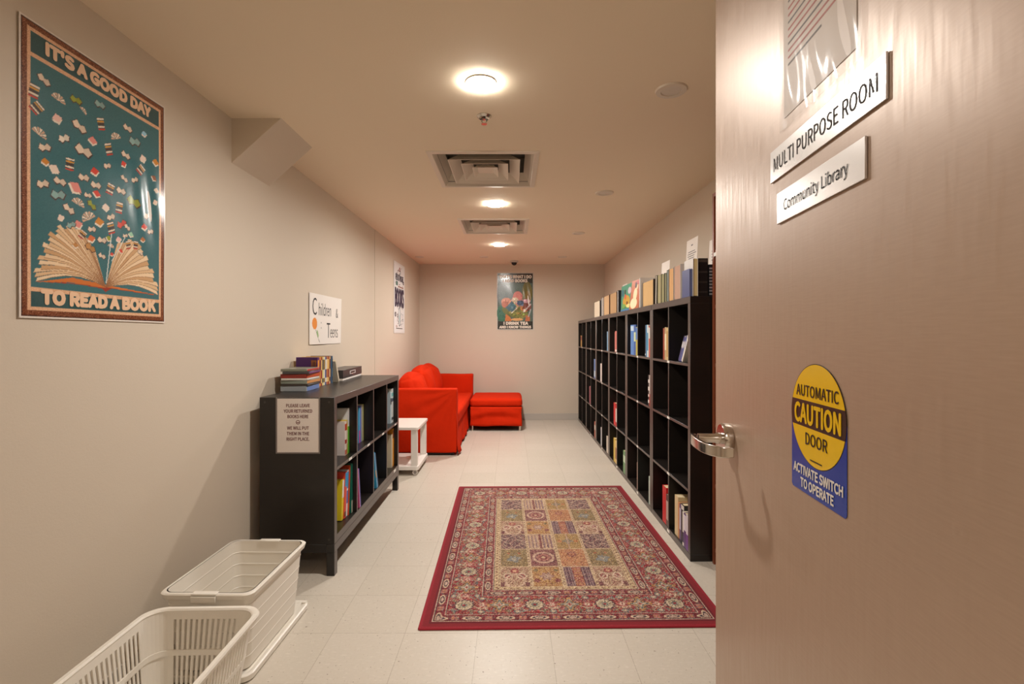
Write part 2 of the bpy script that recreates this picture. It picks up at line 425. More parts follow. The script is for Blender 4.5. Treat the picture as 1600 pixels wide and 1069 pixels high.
# ------------------------------------------------------------------ shelving
T, t_, CELL = .038, .016, .3365
def cube_unit(label, y0, nlab):
    """two cells wide, four high; front towards -x"""
    D = .39; W = 2*T+2*CELL+t_; H = 2*T+4*CELL+3*t_
    r = thing('cube_shelf_unit', label, 'bookcase', (.99, y0, 0), group='black-brown cube shelf units along the right wall')
    e = .0015
    def board(name, y0, y1, z0, z1, m):
        p = MB().box(0, D, y0, y1, z0, z1); p.m[5] = 1
        return obj(name, p, [m, M_EDGE_SHEEN], r, bevel=.0012, seg=1)
    board('side_panel', e, T, T, H-T, M_BLACK); board('side_panel', W-T, W-e, T, H-T, M_BLACK)
    board('top_panel', e, W-e, H-T, H, M_BLACKH); board('bottom_panel', e, W-e, 0, T, M_BLACKH)
    for k in range(3):
        z = T+CELL*(k+1)+t_*k
        board('shelf', T, W-T, z, z+t_, M_BLACKH)
        if k in nlab:
            o = obj('shelf_label', MB().box(-.0015, 0, T+CELL-.012, T+CELL+.03, z+.001, z+t_-.001), M_TAG, r); o['label'] = 'small white shelf label'
    if 3 in nlab: 
        o = obj('shelf_label', MB().box(-.0015, 0, T+CELL-.012, T+CELL+.03, .012, .028), M_TAG, r); o['label'] = 'small white shelf label'
    for k in range(4):
        z = T+(CELL+t_)*k
        board('divider', T+CELL, T+CELL+t_, z, z+CELL, M_BLACK)
    return r
UY0, UW = 2.744, 2*T+2*CELL+t_
ORD = ['nearest of the six, beside the metal door', 'second from the metal door', 'third from the metal door', 'fourth from the metal door', 'fifth from the metal door', 'farthest of the six, at the back wall']
for u in range(6):
    cube_unit('tall black-brown cube shelf unit, '+ORD[u], UY0+u*UW, (0, 1, 2, 3) if u < 5 else (0, 2))

# low console of eight cells on legs, left
CX, CY0, CY1, CZ0, CZ1 = -.92, 2.58, 2.58+2*T+4*CELL+3*t_, .165, .93
D = .39
r = thing('low_shelf_unit', 'low black-brown eight-cell shelf unit on legs against the left wall', 'bookcase', (CX, CY0, 0))
L_ = CY1-CY0; H_ = CZ1-CZ0
def cb(name, y0, y1, z0, z1, m, edge=1, x0=-D, x1=0):
    p = MB().box(x0, x1, y0, y1, z0, z1)
    if edge: p.m[3] = 1
    return obj(name, p, [m, M_EDGE_SHEEN], r, bevel=.0012, seg=1)
cb('end_panel', 0, T, CZ0, CZ1, M_BLACK); cb('end_panel', L_-T, L_, CZ0, CZ1, M_BLACK)
cb('top_panel', T, L_-T, CZ1-T, CZ1, M_BLACKH); cb('bottom_panel', T, L_-T, CZ0, CZ0+T, M_BLACKH)
zm = CZ0+T+CELL
cb('shelf', T, L_-T, zm, zm+t_, M_BLACKH)
for k in range(3):
    y = T+CELL*(k+1)+t_*k
    cb('divider', y, y+t_, CZ0+T, zm, M_BLACK); cb('divider', y, y+t_, zm+t_, CZ1-T, M_BLACK)
fz = CZ0-.004
cb('leg', 0, .042, 0, fz-.04, M_BLACK, 1, -.042); cb('leg', L_-.042, L_, 0, fz-.04, M_BLACK, 1, -.042)
cb('leg', 0, .042, 0, fz-.04, M_BLACK, 0, -D, -D+.042); cb('leg', L_-.042, L_, 0, fz-.04, M_BLACK, 0, -D, -D+.042)
cb('rail', 0, L_, fz-.04, fz+.003, M_BLACKH, 1, -.042)
cb('rail', 0, L_, fz-.04, fz+.003, M_BLACKH, 0, -D, -D+.042)
cb('rail', 0, .042, fz-.04, fz+.003, M_BLACKH, 0, -D+.042, -.042); cb('rail', L_-.042, L_, fz-.04, fz+.003, M_BLACKH, 0, -D+.042, -.042)
for y in (.26, .62, .98, 1.36):
    o = obj('shelf_label', MB().box(0, .0015, y-.03, y+.02, zm+.002, zm+t_-.002), M_TAG, r); o['label'] = 'small white shelf label'
o = obj('shelf_label', MB().box(0, .0015, 1.30, 1.36, CZ0+.012, CZ0+.03), M_TAG, r); o['label'] = 'small white shelf label'
for y, z in ((-.0, CZ0+.025), (0, CZ1-.025)):
    for x in (-.028, -D+.028):
        obj('screw', MB().lathe([(.006, -.0008), (.005, 0)], (x, 0, z), 'y', 12), mat('screw_cap', (60, 54, 50), .3), r)

# tall narrow wood bookcase standing between shelf units and the metal door
r = thing('tall_bookcase', 'tall reddish-brown wooden bookcase between cube shelves and open metal door', 'bookcase', (1.106, 1.93, 0))
Dp, Wp, Hp = .275, .80, 2.03
for y in (0, Wp-.02): obj('side_panel', MB().box(0, Dp, y, y+.02, 0, Hp), M_CHERRY, r, bevel=.001)
obj('top_panel', MB().box(0, Dp, .02, Wp-.02, Hp-.02, Hp), M_CHERRY, r)
obj('kick_board', MB().box(.02, .035, .02, Wp-.02, 0, .07), M_CHERRY, r)
for z in (.07, .42, .75, 1.08, 1.40, 1.70): obj('shelf', MB().box(.005, Dp-.006, .02, Wp-.02, z, z+.02), M_CHERRY, r)
obj('back_panel', MB().box(Dp-.005, Dp, .02, Wp-.02, .05, Hp-.02), M_CHERRY, r)
o = obj('shelf_label', MB().box(-.0015, 0, Wp-.055, Wp-.022, 1.683, 1.703), M_TAG, r); o['label'] = 'small white shelf label'

# ------------------------------------------------------------------ books
CREAM = (222, 200, 160)
def book(pos, thick, h, d, col, yaw=0, lean=0, label='', group=None, pages=CREAM, band=None, flat=False, name='book', extra=None, roll=None, hardback=True):
    """spine on local +x, thickness along y, z up; pos = bottom centre of the spine side (or centre for flat)"""
    dz = abs(math.sin(lean))*thick/2
    rot = (PI/2, 0, yaw) if flat else (lean, 0, yaw)
    if flat: loc = (pos[0], pos[1], pos[2]+thick/2+.0003)
    else: loc = (pos[0], pos[1], pos[2]+dz+.0003)
    b = thing(name, label, 'book', loc, rot, group)
    ct = .0025 if hardback else .0008; inset = .003 if hardback else .0004; y = thick/2
    cm = colmat(col, .38)
    c = MB().box(-d, 0, -y, -y+ct, 0, h).box(-d, 0, y-ct, y, 0, h).box(-.0025, 0, -y+ct, y-ct, 0, h)
    o = obj('cover', c, cm, b)
    obj('pages', MB().box(-d+inset, -.0025, -y+ct, y-ct, inset, h-inset), mat('pages_%d_%d_%d' % pages, pages, .85, var=.18, vscale=90, stretch=(1, 9, .15)), b)
    bands = band if isinstance(band, list) else ([band] if band else [])
    for z0, z1, bc in bands:
        obj('spine_print', MB().box(-.0005, .0006, -y*.92, y*.92, h*z0, h*z1), colmat(bc, .4), o)
    for z0, z1, x0, x1, bc in (extra or []):    # print on the near cover (facing local -y)
        obj('cover_print', MB().box(-d*x1, -d*x0, -y-.0005, -y+.0002, h*z0, h*z1), colmat(bc, .4), o)
    return b

ROWZ = {3: T, 2: T+CELL+t_, 1: T+2*(CELL+t_), 0: T+3*(CELL+t_)}
CELLNAME = {0: 'near cell', 1: 'far cell'}
def shelf_books(u, cell, row, items, X=.9925):
    """items run from the near side of the cell towards the back of the room"""
    y = UY0+u*UW+T+cell*(CELL+t_)+.0012
    for th, h, col, label, kw in items:
        kw = dict(kw); ln = kw.pop('lean', 0); gap = kw.pop('gap', 0); xo = kw.pop('x', 0)
        y += gap+abs(math.sin(ln))*h*(1 if ln > 0 else 0)
        book((X+xo, y+th/2*math.cos(ln)+(0 if ln <= 0 else 0), ROWZ[row]), th, h, kw.pop('d', .13), col, PI, ln if ln else 0, label, **kw)
        y += th+.001+(abs(math.sin(ln))*h if ln < 0 else 0)
GS = 'books inside the right cube shelves'
def S(*a): return [(th, h, col, lb, dict(group=GS, **kw)) for th, h, col, lb, kw in a]
BL, NV, RD, TAN, WH, GR = (60, 104, 170), (40, 46, 92), (196, 42, 40), (205, 176, 128), (232, 228, 220), (70, 130, 90)
# u0 (nearest)
for k, (col, h, th, lb) in enumerate((((58, 66, 122), .175, .022, 'dark blue paperback leaning, lowest of three in nearest top right cell'),
                           ((86, 100, 160), .18, .018, 'mid blue paperback leaning, middle of three in nearest top right cell'),
                           (WH, .19, .018, 'white-spined paperback leaning steeply, nearest the side panel in nearest top right cell'))):
    a = .62; yy = UY0+T+.012+math.sin(a)*.19+(2-k)*.026
    book((.998, yy, ROWZ[0]), th, h, .12, col, PI, -a, lb, group=GS, band=(.55, .8, (210, 208, 214)), hardback=False)
shelf_books(0, 1, 0, S((.04, .205, (214, 190, 132), 'yellowed cream book beside the divider in second top cell from metal door', dict(band=(.1, .9, (196, 160, 96)))),
    (.034, .21, (196, 170, 128), 'tan book between cream and red-brown ones in second top cell', dict(band=(.3, .8, (240, 226, 190)))),
    (.034, .205, (150, 60, 40), 'red-brown thin book at the far side of three in second top cell', {})))
shelf_books(0, 1, 3, S((.045, .20, (86, 62, 58), 'dark patterned book beside the red one in bottom row', dict(band=(.2, .8, (190, 170, 160)))),
    (.075, .235, (206, 22, 30), 'thick glossy red book standing in the bottom row near the rug corner', {})))
shelf_books(0, 0, 3, S((.034, .195, (222, 214, 222), 'white and purple paperback, nearest in the bottom right cell', dict(band=(0, .45, (120, 70, 150)))),
    (.036, .195, (96, 66, 120), 'purple paperback, second in the bottom right cell', dict(band=(.5, .95, (226, 220, 230)))),
    (.022, .195, WH, 'plain white thin paperback, third in the bottom right cell', dict(band=(.1, .4, (60, 50, 90)))),
    (.05, .225, (34, 30, 34), 'thick black book in the bottom right cell', dict(band=(.86, .97, (220, 214, 206)), x=.01)),
    (.03, .21, (104, 84, 120), 'grey-purple book between black and cream ones in bottom right cell', dict(band=(.3, .9, (196, 190, 206)), x=.01)),
    (.022, .215, (206, 140, 90), 'orange-brown thin book beside the cream one in bottom right cell', dict(x=.01)),
    (.06, .24, (222, 200, 156), 'tall cream book farthest in the bottom right cell', dict(x=.01))))
# u1
shelf_books(1, 0, 0, S((.034, .225, (216, 76, 56), 'red-orange book with white top in third top cell', dict(band=(.6, .95, (236, 226, 216)))),
    (.016, .22, (150, 190, 196), 'pale teal thin book in third top cell', {}),
    (.028, .235, (226, 228, 226), 'white picture book with blue print in third top cell', dict(band=(.2, .75, (60, 140, 180)))),
    (.03, .235, (36, 130, 176), 'bright blue book in third top cell', {}),
    (.02, .235, (28, 44, 70), 'navy thin book at the far side of third top cell', dict(band=(.05, .1, (220, 220, 220))))))
shelf_books(1, 1, 0, S((.055, .225, (180, 170, 60), 'yellow-green book with blue top in fourth top cell', dict(band=(.55, .98, (70, 120, 180)))),
    (.06, .245, (44, 92, 160), 'royal blue book in fourth top cell', dict(band=(.45, .75, (200, 214, 170)))),
    (.11, .245, (72, 128, 196), 'thick light blue book at the far side of fourth top cell', dict(band=(.8, .96, (190, 214, 232))))))
shelf_books(1, 0, 1, S((.02, .225, (198, 70, 60), 'red book with white upper spine in second row, third cell', dict(band=(.4, 1, (230, 224, 216)))),
    (.03, .225, (40, 40, 44), 'black and white lettered book in second row, third cell', dict(band=[(.1, .2, WH), (.3, .38, WH), (.5, .62, WH), (.75, .85, WH)]))))
shelf_books(1, 0, 3, S((.035, .20, (186, 206, 190), 'pale green book alone in the bottom row, third cell', dict(band=(.15, .85, (206, 220, 206)))),))
shelf_books(1, 1, 3, S((.018, .215, (196, 150, 128), 'thin pinkish-brown book alone in the bottom row, fourth cell', {}),))
# u2
shelf_books(2, 1, 0, S((.08, .20, (206, 112, 104), 'thick dusty pink book in the top row of the third unit', dict(band=(.03, .12, WH))),
    (.014, .19, (190, 120, 110), 'thin pink-brown book beside the dusty pink one, top row', {})))
shelf_books(2, 1, 2, S((.06, .215, (180, 30, 40), 'red book with white lettering in third row of the third unit', dict(band=[(.2, .8, (226, 210, 200))])),
    (.085, .215, (200, 26, 34), 'thick plain red book in third row of the third unit', {})))
shelf_books(2, 1, 3, S((.07, .215, (220, 190, 120), 'cream and brown book in bottom row of the third unit', dict(band=(.2, .7, (150, 90, 50)))),
    (.08, .225, (206, 176, 60), 'thick yellow book in bottom row of the third unit', {})))
shelf_books(2, 0, 3, S((.09, .20, (90, 140, 90), 'green book in bottom row of the third unit, near cell', dict(band=(.5, .8, (190, 210, 180)))),))
# u3..5, small and far
shelf_books(3, 0, 0, S((.07, .20, (120, 160, 190), 'pale blue book in the top row of the fourth unit', {}),))
shelf_books(3, 1, 1, S((.10, .20, (214, 206, 200), 'white book in the second row of the fourth unit', {}),))
shelf_books(3, 0, 3, S((.10, .17, (200, 190, 176), 'short cream book in the bottom row of the fourth unit, near cell', {}),))
shelf_books(3, 1, 3, S((.08, .20, (180, 184, 190), 'grey book in the bottom row of the fourth unit, far cell', {}),))
shelf_books(4, 0, 1, S((.12, .23, (84, 120, 176), 'wide blue binder-like book in the second row of the fifth unit', dict(band=(.1, .4, (180, 200, 214)))),))
shelf_books(4, 1, 2, S((.12, .22, (150, 70, 90), 'maroon book in the third row of the fifth unit', {}),))
shelf_books(4, 0, 3, S((.09, .19, (176, 90, 70), 'brick-red book in the bottom row of the fifth unit', dict(band=(.5, .8, (220, 210, 196)))),))
shelf_books(5, 1, 0, S((.14, .16, (190, 150, 60), 'yellow-brown book in the top row of the farthest unit', dict(band=(.6, .9, (150, 60, 50)))),))

# ---- books standing on top of the right shelves (pages towards the room)
ZT = 2*T+4*CELL+3*t_
GT = 'books standing on top of the right cube shelves'
def top_book(y0, y1, h, col, label, pages=CREAM, lean=0, X=1.005, d=.14, yaw=PI, **k):
    # fore-edge looks at the room, spine towards the wall
    th = abs(y1-y0)
    return book((X+d, (y0+y1)/2, ZT), th, h, d, col, 0, lean, label, GT, pages, **k)
def YR(px, X=1.005): return 775*X/(px-799)
top_book(5.64, 6.03, .185, (52, 48, 46), 'thick cream-paged book, farthest on top of the right shelves', (206, 192, 168))
top_book(5.50, 5.545, .20, (58, 54, 56), 'dark thin book with white edge on top of right shelves', (224, 220, 214), lean=-.05)
top_book(5.43, 5.475, .20, (226, 222, 216), 'white-covered thin book leaning beside tan-paged one on top', (200, 190, 176), lean=-.03)
top_book(5.10, 5.395, .205, (90, 60, 46), 'thick tan-paged book, third group from the far end on top', (196, 160, 118))
top_book(4.74, 5.06, .205, (78, 56, 42), 'thick brown-paged book left of the green picture book on top', (186, 148, 104))
top_book(4.665, 4.71, .21, (36, 36, 44), 'thin black book touching the green picture book on top', (220, 214, 206))
# covers turned to the room
def face_book(pos, wdt, h, th, col, label, yaw, tilt, art):
    """front cover looks along local -y; width along x"""
    b = thing('picture_book', label, 'book', (pos[0], pos[1], pos[2]+.0005), (tilt, 0, yaw), GT)
    c = MB().box(-wdt/2, wdt/2, 0, .002, 0, h).box(-wdt/2, wdt/2, th-.002, th, 0, h).box(-wdt/2, -wdt/2+.002, .002, th-.002, 0, h)
    o = obj('cover', c, colmat(col, .35), b)
    obj('pages', MB().box(-wdt/2+.002, wdt/2-.003, .002, th-.002, .003, h-.003), colmat((224, 212, 190), .8), b)
    a = MB(); mats = []
    for kind, x, z, sx, sz, cc in art:
        k = len(mats); mats.append(colmat(cc, .4)); e = .0004*(k+1)
        if kind == 'e': a.loft([[(x*wdt+sx*wdt*math.cos(q*PI/10), -e, z*h+sz*h*math.sin(q*PI/10)) for q in range(20)], [(x*wdt+sx*wdt*math.cos(q*PI/10), 0.0, z*h+sz*h*math.sin(q*PI/10)) for q in range(20)]], mi=k)
        else: a.box((x-sx)*wdt, (x+sx)*wdt, -e, 0, (z-sz)*h, (z+sz)*h, mi=k)
    obj('cover_print', a, mats, o)
    return b
face_book((1.012, 4.385, ZT), .40, .232, .02, (70, 150, 120), 'green illustrated picture book with its cover facing the room', -PI/2, -.03,
          [('e', .0, .38, .33, .22, (206, 160, 50)), ('e', .3, .74, .15, .13, (206, 190, 196)), ('e', -.08, .55, .09, .1, (216, 90, 60)), ('r', -.36, .72, .06, .12, (40, 90, 130)), ('r', -.12, .74, .05, .08, (60, 50, 60)),
           ('e', -.2, .2, .16, .08, (120, 170, 80)), ('e', .25, .18, .2, .07, (236, 226, 140)), ('e', .1, .3, .06, .06, (120, 60, 40)), ('r', 0, .04, .48, .025, (60, 130, 190))])
face_book((1.0, 4.06, ZT), .21, .24, .03, (190, 104, 66), 'orange-red book with cream figure leaning beside the green picture book', -PI/2+.12, -.12,
          [('e', -.08, .2, .36, .19, (236, 218, 176)), ('e', .0, .5, .2, .22, (236, 214, 170)), ('e', .1, .78, .13, .13, (226, 196, 150)), ('e', .14, .9, .3, .07, (170, 60, 44)), ('e', .0, .82, .1, .1, (60, 40, 36))])
top_book(3.87, 3.895, .235, (238, 232, 226), 'thin white tall book on top, left of thick tan-paged book', (236, 230, 220))
top_book(3.515, 3.80, .185, (70, 58, 48), 'thick golden-tan-paged book on top of the shelves, middle stretch', (204, 166, 112))
top_book(3.44, 3.475, .20, (70, 66, 66), 'grey thin book leaning on olive-paged ones on top', (210, 200, 180), lean=.06)
for k, (a, b_) in enumerate(((3.335, 3.415), (3.262, 3.33), (3.21, 3.258))):
    top_book(a, b_, .196-.003*k, [(120, 112, 84), (96, 90, 66), (64, 66, 60)][k], ['olive-paged book, farthest of the olive trio on top', 'olive-paged book, middle of the olive trio on top', 'olive-paged book, nearest of the olive trio on top'][k], [(168, 158, 118), (150, 144, 104), (136, 132, 100)][k], lean=.02 if k == 0 else 0)
top_book(3.175, 3.205, .205, (58, 92, 88), 'teal-grey thin book on top, left of orange-paged book', (180, 186, 180))
top_book(3.075, 3.168, .205, (150, 142, 134), 'orange-tan-paged book with grey cover on top', (214, 166, 112))
top_book(2.95, 3.065, .208, (196, 186, 180), 'pinkish-paged book with pale covers on top, near the end', (196, 158, 136))
book((.999, 2.884, ZT), .013, .155, .122, (76, 86, 132), PI/2, 0, 'short blue book on the shelf top, face to the room, beside the corner books', GT, (120, 126, 160))
book((1.0225, 2.893, ZT), .028, .212, .14, (206, 200, 194), PI/2, 0, 'cream-paged book on shelf top corner, fore-edge facing the doorway', GT, (216, 192, 138))
MATS.pop('x', None)
b = book((1.075, 2.752, ZT), .056, .212, .14, (24, 22, 22), -PI/2, 0, 'large black gold-tooled book on the shelf top corner', GT,
     band=[(.9, .97, (70, 60, 52)), (.62, .66, (60, 54, 50)), (.36, .39, (60, 54, 50)), (.1, .13, (60, 54, 50))])
b.location.x = 1.066; b.location.y = 2.76
b = book((1.127, 2.76, ZT), .055, .178, .14, (38, 38, 42), -PI/2, 0, 'black and white speckled book on the shelf top, beside wooden bookcase', GT,
     band=[(.05+.1*k, .1+.1*k, (150+10*(k % 3), 150, 150)) for k in range(9)])
# the fore-edge book must sit with its pages at the doorway side
# printed sheets standing behind the books
def sheet(loc, wd, ht, tilt, label, lines, yaw=-PI/2, name='paper_sign'):
    M = Matrix.Translation(loc) @ Euler((0, 0, yaw)).to_matrix().to_4x4() @ Euler((PI/2-tilt, 0, 0)).to_matrix().to_4x4()
    s_ = thing(name, label, 'sign', M=M, group=None)
    obj('sheet', MB().box(-wd/2, wd/2, 0, ht, -.0012, 0), M_PAPER, s_)
    p = MB()
    for (x, y, w_, h_) in lines: p.box((x-w_/2)*wd, (x+w_/2)*wd, (y-h_/2)*ht, (y+h_/2)*ht, 0, .0003)
    obj('print', p, mat('grey_print', (96, 92, 98), .6), s_)
    return s_
pl = [(.0, .90, .16, .02)]+[(-.02+.04*math.sin(k*2.1), .80-.035*k, .62+.12*math.sin(k*1.7), .012) for k in range(15)]
sheet((1.16, 3.235, ZT), .20, .415, .05, 'tall white printed notice standing behind books near the shelf end', pl)
sheet((1.16, 3.78, ZT), .195, .346, .05, 'blank white sheet with one mark, standing behind olive-paged books', [(.1, .55, .12, .02)])
sheet((1.16, 5.136, ZT), .197, .314, .05, 'small white sheet standing behind the green picture book', [(.0, .62, .1, .03)])
sheet((1.165, 2.85, ZT), .20, .345, .04, 'white printed sheet standing on the shelf top nearest the wooden bookcase', [(.1, .5, .1, .02)]+[(0, .8-.05*k, .6, .012) for k in range(4)], yaw=-PI/2)

# ---- books in the low console: spines towards +x, stacked against the far side of each cell
GC = 'books inside the low left shelf unit'
def cell_y1(c): return CY0+T+CELL*(c+1)+t_*c
ZR = {0: zm+t_, 1: CZ0+T}
def cbooks(c, row, items, X=-.965):
    y = cell_y1(c)-.0015
    for th, h, col, label, kw in items:
        kw = dict(kw); ln = kw.pop('lean', 0); xo = kw.pop('x', 0)
        y -= th/2/math.cos(ln)
        off = math.sin(ln)*.27 if ln > 0 else 0
        book((X+xo, y-off, ZR[row]), th, h, kw.pop('d', .15), col, 0, -ln, label, GC, **kw)
        y -= th/2/math.cos(ln)+.001+off*0
cbooks(0, 0, [(.03, .265, (232, 230, 228), 'tall white book with green lower spine, nearest top cell of low shelf', dict(band=(0, .6, (92, 178, 44)), extra=[(0, .99, 0, .98, (228, 226, 222))])),
              (.012, .2, (226, 196, 70), 'thin yellow-spined book in nearest top cell of low shelf', dict(band=(.3, .7, (240, 230, 200)))),
              (.034, .195, (230, 216, 208), 'white and red cookbook in nearest top cell of low shelf', dict(band=[(.74, .93, (190, 60, 50)), (.34, .46, (170, 40, 40)), (.02, .16, (200, 110, 90))]))])
cbooks(1, 0, [(.024, .24, (226, 224, 150), 'pale yellow-green book in second top cell of low shelf', {}),
              (.03, .24, (198, 204, 206), 'light grey book in second top cell of low shelf', {}),
              (.022, .235, (96, 110, 200), 'violet-blue book in second top cell of low shelf', {}),
              (.02, .23, (90, 176, 220), 'sky blue book with magenta foot in second top cell of low shelf', dict(band=(0, .35, (214, 70, 150)))),], X=-.985)
cbooks(3, 0, [(.06, .27, (214, 216, 214), 'thick pale grey book in the farthest top cell of low shelf', dict(band=[(.08, .16, (90, 96, 96)), (.62, .72, (80, 90, 110)), (.78, .88, (120, 190, 190))])),
              (.03, .25, (196, 216, 226), 'pale blue book beside the thick grey one, farthest top cell', dict(band=(.6, .8, (40, 40, 50))))], X=-.955)
cbooks(0, 1, [(.024, .29, (20, 112, 92), 'tall dark green book in nearest bottom cell of low shelf', dict(band=(0, .25, (190, 196, 180)), x=.01)),
              (.012, .285, (208, 78, 40), 'thin orange-red book in nearest bottom cell of low shelf', dict(lean=.10, x=.005)),
              (.026, .265, (232, 230, 232), 'white and blue book leaning in nearest bottom cell of low shelf', dict(lean=.10, band=[(.6, .96, (30, 150, 206)), (.28, .55, (90, 120, 190))])),
              (.03, .26, (226, 80, 62), 'salmon red book with blue top leaning in nearest bottom cell', dict(lean=.10, band=[(.68, .98, (24, 152, 210)), (.04, .14, (120, 60, 40))], x=.0)),
              (.03, .225, (232, 206, 40), 'yellow book with white top, nearest in bottom cell of low shelf', dict(lean=.10, band=[(.55, .98, (232, 230, 224))], x=-.005)),
              (.01, .25, (110, 44, 30), 'thin brown book behind the yellow one in nearest bottom cell', dict(lean=.10, x=-.04))], X=-.955)
cbooks(1, 1, [], X=-.97)
book((-.9225, CY0+T+CELL+t_+.05, ZR[1]), .012, .25, .14, (196, 80, 130), 0, .16, 'thin pink book leaning in second bottom cell of low shelf', GC)
book((-.9225, CY0+T+CELL+t_+.066, ZR[1]), .012, .245, .14, (110, 100, 190), 0, .16, 'thin violet book leaning in second bottom cell of low shelf', GC)
book((-.9225, CY0+T+2*(CELL+t_)+.088, ZR[1]), .014, .27, .15, (60, 160, 206), 0, .28, 'bright blue book leaning in third bottom cell of low shelf', GC, band=(.3, .5, (230, 170, 60)))
book((-.9225, CY0+T+2*(CELL+t_)+.107, ZR[1]), .016, .26, .15, (36, 110, 160), 0, .28, 'darker blue book leaning in third bottom cell of low shelf', GC)
cbooks(3, 1, [(.045, .30, (226, 150, 44), 'orange-yellow picture book in the farthest bottom cell of low shelf', dict(band=(.75, .95, (130, 70, 40)))),
              (.03, .26, (222, 208, 180), 'cream book beside the orange one, farthest bottom cell', {}),], X=-.95)

# ---- things on top of the low console
GF = 'cases lying in a stack on the low shelf'
z = CZ1
for k, (th, sc, col, lb) in enumerate(((.030, (104, 130, 190), (150, 156, 160), 'silver-grey case, bottom of the flat stack on the low shelf'),
                         (.012, (70, 60, 50), (60, 52, 46), 'dark brown thin case, second from bottom in the flat stack'),
                         (.020, (214, 150, 90), (134, 142, 130), 'grey-green case, third from bottom in the flat stack'),
                         (.011, (226, 220, 212), (222, 214, 204), 'white thin case in the middle of the flat stack'),
                         (.024, (206, 84, 40), (140, 40, 28), 'dark red case in the flat stack'),
                         (.014, (120, 60, 120), (70, 66, 66), 'charcoal case, second from top in the flat stack'),
                         (.015, (190, 60, 56), (128, 128, 112), 'olive-grey case, topmost of the flat stack'))):
    wob = [0, .02, -.03, .03, -.02, .04, .01][k]
    c = MB().box(-.15, 0, -.195, 0, 0, th)
    o = thing('media_case', lb, 'case', (-1.178+.003*(k % 3), 3.045, z+.0004), (0, 0, wob), GF)
    obj('case', c, colmat(col, .3), o, bevel=.002)
    obj('case_spine', MB().box(-.0002, .0006, -.185, -.008, .002, th-.002), colmat(sc, .3), o)
    z += th+.0006
row = [((92, 40, 110), (230, 150, 60)), ((220, 140, 60), (120, 40, 60)), ((150, 36, 40), (226, 190, 120)), ((226, 206, 120), (60, 60, 60)), ((226, 220, 200), (150, 120, 60)),
       ((60, 80, 140), (230, 226, 220)), ((190, 120, 60), (240, 210, 150)), ((160, 50, 34), (230, 180, 90)), ((206, 170, 120), (120, 60, 40)), ((30, 40, 66), (20, 90, 120)), ((22, 96, 132), (30, 50, 80))]
rn = ['purple and orange', 'orange', 'dark red', 'pale yellow', 'cream', 'blue and white', 'light brown', 'rust red', 'tan', 'navy', 'teal']
y = 3.105
for k, (a, b_) in enumerate(row):
    th = [.028, .026, .022, .02, .026, .022, .024, .022, .024, .02, .018][k]
    kw = dict(extra=[(.02, .98, .02, .98, (66, 22, 84)), (.4, .9, .05, .3, (226, 140, 60)), (.6, .85, .12, .2, (60, 70, 150)), (.08, .3, .1, .9, (110, 60, 120))]) if k == 0 else {}
    book((-1.215, y+th/2, CZ1), th, .185-.001*(k % 3), .135, a, 0, -.03, rn[k]+' paperback in the upright row on top of the low shelf', 'paperbacks upright on the low shelf',
         band=[(.55, .9, b_), (.1, .25, b_)], hardback=False, **kw)
    y += th+.0012
b = book((-1.2, y+.086, CZ1), .018, .16, .13, (214, 200, 176), .0, .42, 'cream paperback leaning against the row on top of the low shelf', 'paperbacks upright on the low shelf', hardback=False)
# boxed game
g = thing('game_box', 'long black boxed game with white base on top of the low shelf', 'box', (-1.20, 3.53, CZ1), (0, 0, .05))
obj('tray', MB().box(-.13, 0, 0, .52, .0004, .018), M_PAPER, g, bevel=.001)
o = obj('lid', MB().box(-.133, .003, -.003, .523, .016, .075), mat('box_black', (34, 30, 38), .3), g, bevel=.001)
obj('lid_print', MB().box(.0032, .0042, .17, .33, .035, .06), colmat((206, 200, 196), .4), o)
obj('lid_mark', MB().box(.0042, .0047, .19, .31, .04, .055), mat('box_black', (34, 30, 38), .3), o)

# ------------------------------------------------------------------ sign on the console end
M = frame((-1.217, CY0-.0015, .645), (1, 0, 0), (0, 0, 1))
s_ = thing('paper_sign', 'white notice in a plastic sleeve on the near end of the low shelf', 'sign', M=M)
obj('sheet', MB().box(0, .216, 0, .279, 0, .0006), mat('sheet_paper', (226, 214, 204), .55), s_)
rows = ['PLEASE LEAVE', 'YOUR RETURNED', 'BOOKS HERE', None, 'WE WILL PUT', 'THEM IN THE', 'RIGHT PLACE.']
wd = [.122, .148, .108, 0, .112, .115, .117]
L = [(tx, .108, .243-.0285*k-(.003 if k > 3 else 0), wd[k], .0165, .014) for k, tx in enumerate(rows) if tx]
letters(L, .0010, mat('maroon_ink', (104, 22, 18), .6), s_)
ic = MB().lathe([(.011, .0008), (.011, .0012), (.008, .0012), (.008, .0008)], (.108, .156, 0), n=20, cap0=False, cap1=False).box(.101, .115, .152, .156, .0008, .0012)
obj('emblem', ic, mat('maroon_ink', (112, 40, 36), .6), s_)
m_sl = mat('clear_sleeve', (235, 232, 228), .08, alpha=.06)
obj('plastic_sleeve', MB().box(-.006, .222, -.006, .285, .0016, .0018), m_sl, s_)
fr = MB().box(-.007, 0, -.007, .286, 0, .0022).box(.216, .223, -.007, .286, 0, .0022).box(0, .216, -.007, -.001, 0, .0022)
obj('sleeve_edge', fr, mat('sleeve_edge', (120, 110, 104), .3), s_)

# ------------------------------------------------------------------ posters
def wallframe(y, z, x=XL): return frame((x+.004, y, z), (0, 1, 0), (0, 0, 1))
def wave(u, v, amp):
    base = amp*(.5+.5*np.sin(5*u+2.2*v+1)*np.cos(4.5*v-1.5*u))
    env = np.exp(-((u-.82)/.14)**2-((v-.50)/.17)**2)
    return base+amp*1.25*env*np.sin(34*u+7*v)*np.cos(3*v+9*u)+amp*.3*np.sin(14*u+3*v)*np.exp(-((v-.5)/.25)**2)*.5
def wavy(a, amp): return wave(a.x/a.W, a.y/a.H, amp)
